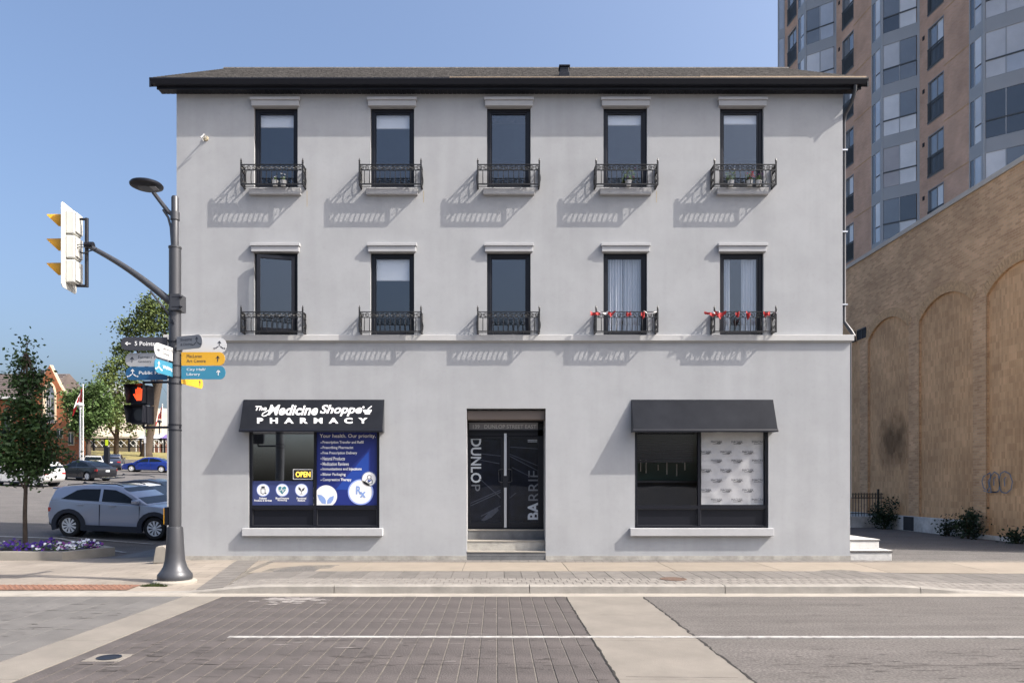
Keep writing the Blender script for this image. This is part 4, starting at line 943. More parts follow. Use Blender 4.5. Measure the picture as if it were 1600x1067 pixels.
# lamp
lx, lz = PX(229, PY), zz(291)
mb = MB(); mb.tube([(PXX, PY, zz(338)), (PXX - 0.12, PY, zz(331)), (lx + 0.12, PY, lz - 0.11)], [0.045, 0.04, 0.035], 8)
mb.tube([(PXX - 0.05, PY, zz(386)), (PXX - 0.075, PY, zz(355)), (PXX - 0.12, PY, zz(340)), (PXX - 0.21, PY, zz(328))], 0.022, 8); mb.lathe((PXX, PY, zz(338)), [(0.066, -0.07), (0.078, -0.07), (0.078, 0.07), (0.066, 0.07)], 16)
mb.build('lamp_arm', 'pole_grey', P, smooth_=True)
lh = MB().lathe((lx, PY, lz), [(0.0, -0.035), (0.10, -0.04), (0.22, -0.03), (0.275, -0.005), (0.28, 0.02), (0.26, 0.045), (0.16, 0.085), (0.0, 0.10)], 28).build('lamp_head', 'black_metal', P, smooth_=True)
MB().lathe((lx, PY, lz), [(0.0, -0.052), (0.13, -0.05), (0.14, -0.036)], 20).build('led_panel', 'lens_dark', lh); MB().box(lx + 0.10, lx + 0.2, PY - 0.1, PY + 0.05, lz - 0.055, lz - 0.04).build('label_plate', 'sign_midgrey', lh)
# signal arm
hx, hz = PX(139, PY), zz(385)
mb = MB(); A0, A1 = Vector((PXX - 0.06, PY, zz(473))), Vector((hx, PY - 0.02, hz)); pts = [A0.lerp(A1, t) + Vector((0, 0, 0.07*math.sin(math.pi*t))) for t in frange(0, 1, 12)]
mb.tube(pts, [0.07 - 0.028*t for t in frange(0, 1, 12)], 10); mb.tube([(PXX - 0.07, PY - 0.08, zz(493)), (PXX - 0.22, PY - 0.06, zz(477)), (PXX - 0.42, PY - 0.04, zz(456))], 0.018, 6)
mb.box(PXX - 0.03, PXX + 0.14, PY - 0.13, PY + 0.13, zz(487), zz(462)); mb.build('signal_arm', 'pole_grey', P, smooth_=True)
for z in (zz(467), zz(482)):
    mb = MB(); mb.tube([(PXX, PY - 0.12, z), (PXX + 0.18, PY - 0.12, z)], 0.014, 6); mb.lathe((PXX + 0.14, PY - 0.12, z), [(0.0, -0.01), (0.03, -0.01), (0.03, 0.01), (0.0, 0.01)], 6, 'x'); mb.build('clamp', 'black_metal', P)
mb = MB(); mb.tube([(PXX - 0.12, PY - 0.11, zz(500)), (PXX - 0.05, PY - 0.11, zz(505)), (PXX + 0.03, PY - 0.11, zz(508)), (PXX - 0.08, PY - 0.11, zz(484))], 0.008, 5)
mb.build('wire', 'black_metal', P)
mb = MB()
for k, (r_, dz_) in enumerate(((0.13, 0.0), (0.10, -0.03))):
    pts = [(hx - 0.02 + r_*1.4*math.cos(a), PY - 0.06 + 0.06*math.sin(a*2), hz - 0.06 + dz_ + r_*0.5*math.sin(a)) for a in frange(0, 6.28, 18)]; mb.tube(pts, 0.008, 5)
for i in range(5): mb.lathe((hx - 0.04 + i*0.03, PY - 0.02, hz + 0.01), [(0.04, -0.012), (0.062, -0.012), (0.062, 0.012), (0.04, 0.012)], 10, 'x')
mb.build('cable', 'black_metal', P)
# push button
bz_ = zz(806); p = MB().box(PXX - 0.165, PXX - 0.10, PY - 0.06, PY + 0.06, bz_ - 0.16, bz_ + 0.16).build('button_box', 'black_metal', P, bevel=0.01)
MB().box(PXX - 0.18, PXX - 0.166, PY - 0.055, PY + 0.055, bz_ - 0.14, bz_ + 0.14).build('button_plate', 'visor_yellow', p)
# traffic signal head: faces along -x, seen from behind
T = thing('traffic_signal', 'white backed traffic signal head with three yellow visors on the pole arm', 'traffic light', (PX(135.5, PY), PY, zz(447)), R(0), local=True)
ht = (zz(343) - zz(447)); hd = (hx - PX(135.5, PY))
T.rotation_euler = (0, 0, R(7))
MB().tube([(0, 0, -0.02), (0, 0, ht + 0.02)], 0.032, 10).build('hanger', 'black_metal', T, smooth_=True)
mb = MB(); mb.tube([(0, 0, 0), (-0.17, 0, 0)], 0.026, 8); mb.tube([(0, 0, ht), (-0.17, 0, ht)], 0.022, 8); mb.build('bracket', 'black_metal', T)
bp_ = MB(); hw = 0.29; z0, z1 = -0.09, ht + 0.21
o8 = [(-hw, z0 + .05), (-hw + .05, z0), (hw - .05, z0), (hw, z0 + .05), (hw, z1 - .05), (hw - .05, z1), (-hw + .05, z1), (-hw, z1 - .05)]
bp_.prism(o8, lambda a, b: (-0.302, a, b), lambda a, b: (-0.292, a, b)); bp_.build('backplate', 'signal_white', T)
hs = (z1 - z0 - 0.2) / 3
for i in range(3):
    zc = z0 + 0.1 + hs*(i + 0.5)
    h_ = MB().box(-0.291, -0.14, -0.145, 0.145, zc - hs/2 + 0.012, zc + hs/2 - 0.012).build('housing', 'signal_white', T, bevel=0.02)
    MB().box(-0.139, -0.115, -0.13, 0.13, zc - hs/2 + 0.05, zc + hs/2 - 0.03).build('door_ridge', 'signal_white', h_, bevel=0.01)
    v = MB(); n = 14; vs = []
    for k in range(n + 1):
        a = R(-25 + 230 * k / n); up = math.sin(a); ln = 0.09 + 0.26 * clamp((up + 0.42) / 1.42, 0, 1)
        for (r_) in (0.175, 0.168): vs += [(-0.303, r_*math.cos(a), zc + r_*math.sin(a)), (-0.303 - ln, r_*math.cos(a), zc + r_*math.sin(a) - 0.02)]
    for k in range(n):
        for q in (0, 2): v.add([vs[4*k+q], vs[4*k+q+1], vs[4*k+4+q+1], vs[4*k+4+q]], [(0, 1, 2, 3)])
    vo = v.build('visor', 'visor_yellow', h_, fix=False)
    MB().lathe((-0.303, 0, zc), [(0.145, 0), (0.12, -0.03), (0.0, -0.05)], 18, 'x').build('lens', 'lens_dark', h_)
# pedestrian signal
Q = thing('pedestrian_signal', 'black pedestrian signal showing a lit red hand beside the pole', 'traffic light', (PX(221, PY), PY, zz(664)), R(-12), local=True)
zo = zz(664); w2 = 0.17
for i, (ya, yb, nm) in enumerate(((633, 602, 'hand'), (663, 634, 'dark'))):
    za, zb = zz(ya) - zo, zz(yb) - zo
    hh = MB().box(-w2, w2, -0.06, 0.12, za + 0.005, zb - 0.005).build('housing', 'black_metal', Q, bevel=0.012)
    mb = MB(); n1 = [(-w2 - 0.035, zb + 0.0), (w2 + 0.01, zb + 0.0), (w2 - 0.01, za + 0.02), (-w2 + 0.02, za + 0.02)]; n0 = [(-w2 + 0.02, zb - 0.03), (w2 - 0.02, zb - 0.03), (w2 - 0.02, za + 0.03), (-w2 + 0.02, za + 0.03)]
    vs = [(a, -0.20, b) for a, b in n1] + [(a, -0.061, b) for a, b in n0]; mb.add(vs, [(0, 1, 5, 4), (1, 2, 6, 5), (3, 0, 4, 7)]); mb.build('visor', 'black_metal', hh, fix=False)
    f2 = lambda u, v: (u, -0.066, (za + zb)/2 + v)
    if nm == 'hand':
        mb = MB(); poly2(mb, f2, [(-0.07, -0.02), (-0.05, -0.10), (0.05, -0.10), (0.075, -0.01), (0.06, 0.02), (-0.06, 0.02)])
        for (u, t) in ((-0.052, 0.095), (-0.017, 0.125), (0.018, 0.12), (0.05, 0.095)): stroke(mb, f2, [(u, 0.01), (u*1.1, t)], 0.028)
        stroke(mb, f2, [(-0.055, -0.06), (-0.10, 0.01)], 0.03); mb.build('hand', 'hand_red', hh, fix=False)
    else:
        mb = MB(); disc(mb, f2, 0, 0, 0.105, 24); mb.build('lens', 'lens_dark', hh, fix=False)
mb = MB(); 
for y in (597, 667.5): mb.tube([(0.02, 0.03, zz(y) - zo), (0.70, 0.12, zz(y) - zo)], 0.022, 8)
mb.tube([(0.02, 0.03, zz(597) - zo), (0.02, 0.03, zz(667.5) - zo)], 0.02, 8)
mb.build('bracket', 'black_metal', Q)
# wayfinding signs
def arrow(mb, fn, u, v, s, d):
    dx, dy = {'l': (-1, 0), 'r': (1, 0), 'u': (0, 1)}[d]; px_, py_ = -dy, dx
    stroke(mb, fn, [(u - dx*s, v - dy*s), (u + dx*s, v + dy*s)], s*0.32)
    for k in (1, -1): stroke(mb, fn, [(u + dx*s, v + dy*s), (u + dx*s*0.2 + px_*s*0.6*k, v + dy*s*0.2 + py_*s*0.6*k)], s*0.32)
def tri(mb, fn, u, v, s):
    arrow(mb, fn, u, v + s*0.5, s*0.5, 'u')
    for k in (1, -1): stroke(mb, fn, [(u + k*s*0.25, v - s*0.1), (u + k*s*0.75, v - s*0.45)], s*0.2); arrow(mb, fn, u + k*s*0.95, v - s*0.5, s*0.28, 'r' if k > 0 else 'l')
def wsign(label, yc, side, ang, m, lines, ink, sym, L=0.76, H=0.235, dy=0.0, half=None):
    o = thing('wayfinding_sign', label, 'sign', (PXX, PY, zz(yc)), R(ang), 'wayfinding signs on the pole', local=True)
    s = -1 if side == 'l' else 1; r0 = 0.125; n = 8; c = H/2
    pts = [(s*r0, -c), (s*(r0 + L - c*0.8), -c)] + [(s*(r0 + L - c*0.8 + c*0.8*math.sin(R(a))), -c*math.cos(R(a))) for a in range(20, 180, 20)] + [(s*(r0 + L - c*0.8), c), (s*r0, c)]
    yo = -0.03 + dy
    MB().prism(pts, lambda a, b: (a, yo, b), lambda a, b: (a, yo + 0.012, b)).build('board', m, o)
    for z in (-0.07, 0.07): MB().box(min(s*0.09, s*0.16), max(s*0.09, s*0.16), yo + 0.013, yo + 0.04, z - 0.015, z + 0.015).build('bracket', 'black_metal', o)
    fn = lambda u, v: (u, yo - 0.003, v); mb = MB()
    if lines:
        x0 = -0.62 if side == 'l' else 0.22
        if side == 'l': x0 = -(r0 + L) + 0.24
        if len(lines) == 1: put_text(mb, lines[0], fn, x0, x0 + 0.043*len(lines[0]), -0.035, 0.04, offset=0.01)
        else:
            for k, t in enumerate(lines): put_text(mb, t, fn, x0, x0 + 0.0335*len(t), 0.02 - k*0.085, 0.078 - k*0.085)
    ux = s*(r0 + L - 0.125)
    if sym == 'tri': tri(mb, fn, ux, -0.01, 0.085)
    else: arrow(mb, fn, ux, 0, 0.045, sym)
    mb.build('lettering', ink, o, fix=False)
    return o
wsign('charcoal wayfinding sign reading 5 Points with a left arrow', 538, 'l', 3, 'sign_charcoal', ['5 Points'], 'print_white', 'l', L=0.80)
wsign('light grey wayfinding sign reading Farmers Market and Grocery', 562, 'l', -2, 'sign_grey', ["Farmers' Market", 'Grocery'], 'print_dark', 'u', L=0.76)
wsign('dark blue wayfinding sign reading Public Parking', 583.5, 'l', -2, 'sign_blue', ['Public Parking'], 'print_white', 'tri', L=0.75)
wsign('white wayfinding sign turned edgeways above a pale blue one', 556, 'l', 84, 'sign_white', ['Library Market', 'Dining'], 'print_dark', 'l', L=0.56)
wsign('pale blue wayfinding sign turned edgeways below the white one', 580, 'l', 84, 'sign_teal', ['Walking'], 'print_white', 'tri', L=0.56)
wsign('mid grey wayfinding sign reading Shopping and Dining', 539, 'r', -24, 'sign_midgrey', ['Shopping', '& Dining'], 'print_dark', 'tri', L=0.60, dy=-0.05)
wsign('pale grey wayfinding sign behind the Shopping and Dining sign', 539, 'r', 2, 'sign_white', [], 'print_dark', 'tri', L=0.77, H=0.27, dy=0.05)
wsign('yellow wayfinding sign reading MacLaren Art Centre', 561, 'r', 0, 'sign_yellow', ['MacLaren', 'Art Centre'], 'print_dark', 'u', L=0.77)
wsign('teal wayfinding sign reading City Hall and Library', 582.5, 'r', 0, 'sign_teal', ['City Hall/', 'Library'], 'print_white', 'u', L=0.78)
wsign('yellow wayfinding sign pointing away under the teal City Hall sign', 589, 'r', 84, 'sign_yellow', [], 'print_dark', 'u', L=0.80, H=0.19)
# concrete stub by the corner, weeds at the pole foot
q = ground_at(249, 880)
tag(MB().prism([(-0.17, 0), (0.17, 0), (0.12, 0.34), (0.08, 0.37), (-0.06, 0.37), (-0.11, 0.33)], lambda a, b: (q.x + 0.02 + a, q.y, q.z + b), lambda a, b: (q.x + 0.02 + a, q.y + 0.3, q.z + b)).build('concrete_block', 'concrete_pale', bevel=0.02), 'small tapered concrete block at the building corner behind the pole', 'block')
mb = MB(); rnd = random.Random(2)
for i in range(240):
    a = rnd.uniform(-1, 1); X = PXX - 0.18 + a*0.22; Y = PY - 0.40 + rnd.uniform(-.03, .05); h = rnd.uniform(0.02, 0.09)*(1 - 0.6*abs(a)); dx, dy = rnd.uniform(-.04, .04), rnd.uniform(-.05, .01); z = gz(X, Y)
    mb.add([(X - 0.008, Y, z), (X + 0.008, Y, z), (X + dx, Y + dy, z + h)], [(0, 1, 2)])
stuff(tag(mb.build('weeds', 'leaf_b', fix=False), 'low green weeds growing at the foot of the pole footing', 'weeds'))

# ------------------------------------------------------------------ brick hall with blind arches on the right
W = thing('brick_hall', 'tan brick windowless building with blind arches beside the parking lot', 'building', (18, 26, 0))
WX, WY0, WY1, WZ = 15.0, 17.2, 35.0, 10.85
MB().box(WX + 0.07, 21.3, WY0 + 0.01, WY1, -0.2, WZ - 0.02).build('core_wall', 'soldier_brick', W)
arches = [(32.88 - 3.55*i, 29.98 - 3.55*i) for i in range(4)]          # far edge, near edge
spr, rise = 7.42, 0.62
def arch_z(y, a, b):
    t = (y - (a + b)/2) / ((a - b)/2); Rr = (1 + (rise/((a-b)/2))**2) / (2*rise/((a-b)/2)); h = (a-b)/2
    return spr + h*(math.sqrt(max(Rr*Rr - t*t, 0)) - (Rr - rise/h))
mb = MB()
edges = [WY1] + [e for ab in arches for e in ab] + [WY0]
for i in range(0, len(edges), 2):
    far, near = edges[i], edges[i+1]
    if far - near > 0.01: mb.box(WX, WX + 0.069, near, far, -0.1, WZ - 0.3)
for (a, b) in arches:
    n = 16; Y = frange(b, a, n); vs = []
    for y in Y: z = arch_z(y, a, b); vs += [(WX, y, z), (WX, y, WZ - 0.3), (WX + 0.069, y, z)]
    mb.add(vs, [(3*k, 3*k+3, 3*k+4, 3*k+1) for k in range(n)] + [(3*k, 3*k+2, 3*k+5, 3*k+3) for k in range(n)])
mb.box(WX, WX + 0.069, WY0, WY1, WZ - 0.3, WZ - 0.02)
mb.box(WX, 21.3, WY0 - 0.02, WY0 + 0.009, -0.2, WZ - 0.02)
mb.build('pier_wall', 'wall_brick', W, fix=False)
for (a, b) in arches:
    ring_ = MB().box(0, 0.001, 0, 0.001, 0, 0.001); ring_ = MB()
    n = 26; 
    for k in range(n):
        t0, t1 = (k + 0.04)/n, (k + 0.96)/n; q = []
        for t in (t0, t1):
            y = b + (a - b)*t; z = arch_z(y, a, b); e = 0.01; s = (arch_z(min(y+e, a), a, b) - arch_z(max(y-e, b), a, b)) / (2*e); nv = Vector((-s, 1)).normalized(); q += [(y, z), (y + nv.x*0.33, z + nv.y*0.33)]
        P4 = [q[0], q[2], q[3], q[1]]
        ring_.prism(P4, lambda u, v: (WX - 0.012, u, v), lambda u, v: (WX + 0.03, u, v))
    stuff(ring_.build('arch_voussoirs', 'voussoir', W))
    # dark reveal line shows naturally; slim stone strip at the pier edge
    MB().box(WX - 0.006, WX + 0.01, a + 0.0, a + 0.03, 0.1, spr).build('edge_bead', 'voussoir', W)
MB().box(WX - 0.06, WX + 0.35, WY0 - 0.06, WY1, WZ - 0.02, WZ + 0.14).build('coping', 'coping', W, bevel=0.01)
MB().box(WX + 0.35, 21.3, WY0 - 0.06, WY1, WZ - 0.02, WZ + 0.05).build('flat_roof', 'coping', W)
mb = MB(); mb.box(WX - 0.09, WX, 22.6, 31.5, -0.1, 0.52); mb.build('parged_plinth', 'parged', W, bevel=0.02)
mb = MB(); mb.box(WX - 0.05, WX, WY0, 22.6, -0.1, 0.12); mb.build('plinth', 'parged', W, bevel=0.02)
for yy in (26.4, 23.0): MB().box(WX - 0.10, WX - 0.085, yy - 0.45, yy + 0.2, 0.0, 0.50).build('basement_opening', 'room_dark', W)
for i, yy in enumerate((30.45, 29.98, 29.6)):
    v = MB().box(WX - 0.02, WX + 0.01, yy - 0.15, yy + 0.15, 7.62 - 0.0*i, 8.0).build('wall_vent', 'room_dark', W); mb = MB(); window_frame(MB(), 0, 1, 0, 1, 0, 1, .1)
    mb.box(WX - 0.05, WX - 0.021, yy - 0.16, yy + 0.16, 8.0, 8.04); mb.box(WX - 0.05, WX - 0.021, yy + 0.14, yy + 0.17, 7.62, 8.0); mb.build('hood', 'pole_grey', v)
mb = MB(); fw = lambda x, y: (WX - 0.004, WX*FPX/(x - CX), CAMH + (CY - y)*(WX*FPX/(x - CX))/FPX)
for pts in ([(1543, 741), (1537, 744), (1534.5, 752), (1537, 762), (1543, 766), (1546, 760), (1544, 752), (1548, 745), (1547, 738), (1543, 741)],
            [(1549, 768), (1546, 755), (1549, 742), (1554, 737), (1560, 741), (1562, 755), (1561, 766), (1556, 769), (1549, 768)],
            [(1563, 765), (1561, 750), (1564, 739), (1570, 736), (1578, 740), (1582, 752), (1580, 764), (1573, 770), (1566, 769), (1563, 765)], [(1553, 758), (1553, 747), (1556, 745)], [(1570, 759), (1569, 748), (1572, 745)], [(1537, 766), (1545, 769), (1560, 768)]):
    stroke(mb, fw, pts, 1.5)
tag(mb.build('graffiti', 'graffiti', fix=False), 'grey blue bubble letter graffiti sprayed on the tan brick wall', 'graffiti')
# iron fence on a stub wall at the back of the lot
FY = 28.2; F = thing('iron_fence', 'black iron fence on a low white wall at the back of the parking lot', 'fence', (11.5, FY, 0))
fx0, fx1 = 8.4, PX(1383, FY)
MB().box(fx0, fx1 + 0.1, FY, FY + 0.25, -0.1, 0.42).build('stub_wall', 'parged', F, bevel=0.02)
mb = MB(); zt = 1.34
for z in (0.52, 1.12, 1.28): mb.box(fx0, fx1, FY + 0.10, FY + 0.13, z, z + 0.03)
mb.build('rails', 'wrought_iron', F)
n = int((fx1 - fx0)/0.11)
pick = MB().box(-0.009, 0.009, -0.009, 0.009, 0.42, zt).mesh('picket', 'wrought_iron')
for i in range(n + 1): link('picket', pick, F, (fx0 + i*0.11, FY + 0.115, 0))
mb = MB(); 
for i in range(n): ring(mb, (fx0 + (i + 0.5)*0.11, FY + 0.115, 1.21), 0.045, 'x', 0.009, n=8)
mb.build('scrollwork', 'wrought_iron', F); MB().box(fx1 - 0.24, fx1 - 0.18, FY + 0.08, FY + 0.15, 0.42, 1.48).build('post', 'wrought_iron', F)

# ------------------------------------------------------------------ apartment tower
TW = thing('apartment_tower', 'tall tan brick apartment tower with grey glazed bays behind the grey building', 'tower', (26, 42, 0))
def unit(v): v = Vector(v); return v.normalized()
dn, db = unit((0.07, -1)), unit((1.43, -1.1))           # brick (and narrow) direction, broad bay direction, both towards the camera
def outn(d): return Vector((d.y, -d.x)) if Vector((d.y, -d.x)).x < 0 else Vector((-d.y, d.x))
nn, nb_ = outn(dn), outn(db)
if nb_.y > 0: nb_ = -nb_
LN, LB, LK = 0.9, 1.80, 3.61
S0 = Vector((22.45, 34.5)); PER = dn*LN + db*LB + dn*LK
FZ, FH = 22.5, 2.77             # window top at floor 0, storey height
floors = range(-6, 6)
ztop, zbot = FZ + FH*5 + 0.5, 0.0
rndT = random.Random(11)
a_n, a_b, a_k = Vector((0, 0)), dn*LN, dn*LN + db*LB
def pane_pick():
    return rndT.choices(['pane_dark', 'pane_mid', 'pane_white', 'pane_teal', 'pane_taupe', 'pane_curtain', 'pane_sky'], [3, 4, 3, 0.6, 1, 3, 2])[0]
wid = (LB - 0.24) / 2
pane_cache = {}
def pane_mesh(kind, m):
    if (kind, m) in pane_cache: return pane_cache[(kind, m)]
    mb = MB()
    if kind == 'up': mb.obox(a_b, db, nb_, 0.0, wid - 0.03, -1.29, -0.03, -0.05, -0.03)
    elif kind == 'low': mb.obox(a_b, db, nb_, 0.0, wid - 0.03, -2.12, -1.36, -0.05, -0.03)
    elif kind == 'nup': mb.obox(a_n, dn, nn, 0.34, LN - 0.13, -1.29, -0.03, -0.05, -0.03)
    elif kind == 'nlow': mb.obox(a_n, dn, nn, 0.34, LN - 0.13, -2.12, -1.36, -0.05, -0.03)
    elif kind == 'nside': mb.obox(a_n, dn, nn, 0.07, 0.30, -2.12, -0.03, -0.05, -0.03)
    elif kind == 'k': mb.obox(a_k, dn, nn, 0.0, 0.54, -1.33, -0.24, -0.09, -0.07)
    elif kind == 'klow': mb.obox(a_k, dn, nn, 0.70, 1.82, -2.30, -1.34, -0.09, -0.07)
    pane_cache[(kind, m)] = mb.mesh('pane', m); return pane_cache[(kind, m)]
mb = MB()                                               # broad bay: posts, rails, spandrel
mb.obox(a_b, db, nb_, 0.0, 0.09, -FH, 0.0, -0.1, 0.02); mb.obox(a_b, db, nb_, LB - 0.12, LB, -FH, 0.0, -0.1, 0.0)
mb.obox(a_b, db, nb_, 0.09, LB - 0.12, -FH, -2.14, -0.1, -0.006); mb.obox(a_b, db, nb_, 0.09, LB - 0.12, -0.03, -0.0, -0.1, -0.002)
mid_ = 0.09 + wid; mb.obox(a_b, db, nb_, mid_ - 0.02, mid_ + 0.02, -2.14, -0.03, -0.08, -0.004)
bay_m = mb.mesh('bay', 'tower_grey')
tr_m = MB().obox(a_b, db, nb_, 0.09, LB - 0.12, -1.355, -1.29, -0.08, 0.0).mesh('transom', 'tower_rail')
mb = MB(); mb.obox(a_n, dn, nn, 0.0, 0.06, -FH, 0, -0.1, 0.0); mb.obox(a_n, dn, nn, LN - 0.12, LN, -FH, 0, -0.1, 0.0); mb.obox(a_n, dn, nn, 0.06, LN - 0.12, -FH, -2.14, -0.1, -0.004); mb.obox(a_n, dn, nn, 0.06, LN - 0.12, -0.03, 0, -0.1, -0.004); mb.obox(a_n, dn, nn, 0.30, 0.34, -2.14, -0.03, -0.08, -0.01)
nar_m = mb.mesh('narrow_bay', 'tower_grey')
mb = MB(); k0, k1 = 0.66, 1.86
mb.obox(a_k, dn, nn, k0, k0 + 0.05, -2.32, -0.20, -0.12, 0.005); mb.obox(a_k, dn, nn, k1 - 0.05, k1, -2.32, -0.20, -0.12, 0.005); mb.obox(a_k, dn, nn, k0 + 0.05, k1 - 0.05, -0.25, -0.20, -0.12, 0.003); mb.obox(a_k, dn, nn, k0 + 0.6, k0 + 0.66, -1.34, -0.25, -0.12, -0.05); mb.obox(a_k, dn, nn, k0, k1, -2.36, -2.32, -0.12, 0.03)
kw_m = mb.mesh('window', 'tower_frame')
mb = MB(); mb.obox(a_k, dn, nn, k0, k1, -1.34, -1.29, 0.006, 0.05); mb.obox(a_k, dn, nn, k0, k1, -2.30, -2.25, 0.006, 0.05)
for i in range(13): mb.obox(a_k, dn, nn, k0 + 0.02 + i*0.095, k0 + 0.045 + i*0.095, -2.25, -1.34, 0.015, 0.04)
rail_m = mb.mesh('railing', 'tower_rail')
rnd_curt = ['pane_dark', 'pane_mid', 'pane_curtain', 'pane_white']
def brick_window(L3):
    b = link('window', kw_m, TW, L3)
    for c_ in range(2):
        q = link('pane', pane_mesh('k', ['pane_mid', rndT.choice(rnd_curt)][c_]), b); sh = dn * (0.71 + c_*0.56); q.location = (sh.x, sh.y, 0)
    link('pane', pane_mesh('klow', 'pane_dark'), b); link('railing', rail_m, b)
vent_m = MB().obox(a_k, dn, nn, 0.26, 0.40, -0.56, -0.36, 0.0, 0.03).mesh('vent', 'room_dark')
inner = []
for per in range(-1, 4):
    S = S0 - PER * per; o_k = S + a_k; end = per == 3
    if end:                                             # the far corner: a short brick return and a grey edge panel
        sh = dn * (LK - 1.35 - k0); o_k = o_k + sh; rng = ((k0 - 0.4, k0), (k1, k1 + 0.15))
    else: rng = ((0.0, k0), (k1, LK))
    mb = MB()                                           # brick faces of the period, open where the windows are
    for (s0, s1) in rng: mb.obox(o_k, dn, nn, s0, s1, zbot, ztop, -0.3, 0.0)
    zlast = zbot
    for fl in floors:
        z = FZ + FH*fl; mb.obox(o_k, dn, nn, k0, k1, zlast, z - 2.36, -0.3, -0.001); zlast = z - 0.20
    mb.obox(o_k, dn, nn, k0, k1, zlast, ztop, -0.3, -0.001)
    mb.build('brick_face', 'tower_brick', TW, fix=False)
    for fl in floors: 
        q = S + (sh if end else Vector((0, 0))); brick_window((q.x, q.y, FZ + FH*fl))
    if end:
        e0 = o_k + dn*(k0 - 0.4)
        for fl in floors:
            z = FZ + FH*fl; g = MB(); g.obox(e0, -db, nb_, 0, 0.45, z - FH, z - 2.14, -0.1, 0); g.obox(e0, -db, nb_, 0, 0.07, z - 2.14, z, -0.1, 0); g.obox(e0, -db, nb_, 0.38, 0.45, z - 2.14, z, -0.1, 0)
            g = g.build('bay', 'tower_grey', TW); MB().obox(e0, -db, nb_, 0.07, 0.38, z - 2.14, z, -0.06, -0.03).build('pane', 'pane_sky', g)
        inner += [o_k + dn*(k1 + 0.15) - nn*0.31, e0 - nn*0.31 - nb_*0.11, e0 - db*0.45 - nb_*0.11]
        continue
    mb = MB()
    for fl in floors: z = FZ + FH*fl; mb.obox(o_k, dn, nn, k1 + 0.0, LK, z - 0.02, z + 0.03, 0.001, 0.012)
    mb.build('movement_joint', 'voussoir', TW)
    mb = MB(); zb_ = FZ + FH*-6 - FH
    for za, zc in ((zbot, zb_), (FZ + FH*5, ztop)): mb.obox(S + a_b, db, nb_, 0, LB, za, zc, -0.1, -0.01); mb.obox(S + a_n, dn, nn, 0, LN, za, zc, -0.1, -0.01)
    mb.build('bay_infill', 'tower_grey', TW)
    for fl in floors:
        L3 = (S.x, S.y, FZ + FH*fl)
        b = link('bay', bay_m, TW, L3); link('transom', tr_m, b)
        for c_ in range(2):
            m1 = pane_pick(); m2 = m1 if rndT.random() < 0.6 else pane_pick()
            for kd, m_ in (('up', m1), ('low', m2)):
                q = link('pane', pane_mesh(kd, m_), b); sh2 = db * (0.10 + c_*(wid + 0.01)); q.location = (sh2.x, sh2.y, 0)
        b = link('narrow_bay', nar_m, TW, L3)
        for kd in ('nup', 'nlow'): link('pane', pane_mesh(kd, rndT.choice(['pane_sky', 'pane_sky', 'pane_white', 'pane_curtain'])), b)
        link('pane', pane_mesh('nside', 'pane_dark'), b)
        link('vent', vent_m, TW, L3)
    inner += [S + a_k + dn*LK - nn*0.31, S + a_k - nn*0.31, S + a_b - nb_*0.11 - nn*0.12, S - nn*0.31]
poly = [(v.x, v.y) for v in inner] + [(46, 56), (46, 26)]
MB().prism(poly, lambda a, b: (a, b, 0.0), lambda a, b: (a, b, ztop - 0.02)).build('tower_core', 'tower_brick', TW)
# ------------------------------------------------------------------ cars
def wheel_mesh(r, wd):
    t = MB().lathe((0, 0, 0), [(r*0.66, -wd/2), (r*0.9, -wd/2), (r*0.985, -wd*0.36), (r, 0), (r*0.985, wd*0.36), (r*0.9, wd/2), (r*0.66, wd/2)], 28, 'y', False).mesh('wheel', 'tyre', True)
    m = MB(); m.cur = 0
    m.lathe((0, 0, 0), [(r*0.66, -wd*0.48), (r*0.70, -wd*0.5), (r*0.64, -wd*0.44), (r*0.60, -wd*0.3)], 28, 'y', False)
    for k in range(5):
        a = 2*math.pi*k/5 + 0.3; ca, sa = math.cos(a), math.sin(a)
        def q(u, v, y): return (u*ca - v*sa, y, u*sa + v*ca)
        for sg in (1, -1):
            P4 = [(r*0.14, sg*r*0.02), (r*0.64, sg*r*0.10), (r*0.60, sg*r*0.30), (r*0.16, sg*r*0.10)]
            m.prism(P4, lambda u, v: q(u, v, -wd*0.46), lambda u, v: q(u, v, -wd*0.36))
    m.lathe((0, 0, 0), [(0.0, -wd*0.49), (r*0.15, -wd*0.48), (r*0.17, -wd*0.36)], 14, 'y')
    m.cur = 1; m.lathe((0, 0, 0), [(r*0.66, -wd*0.30), (0.0, -wd*0.28)], 24, 'y', False)
    return t, m.mesh('rim', ['rim_silver', 'cladding'])
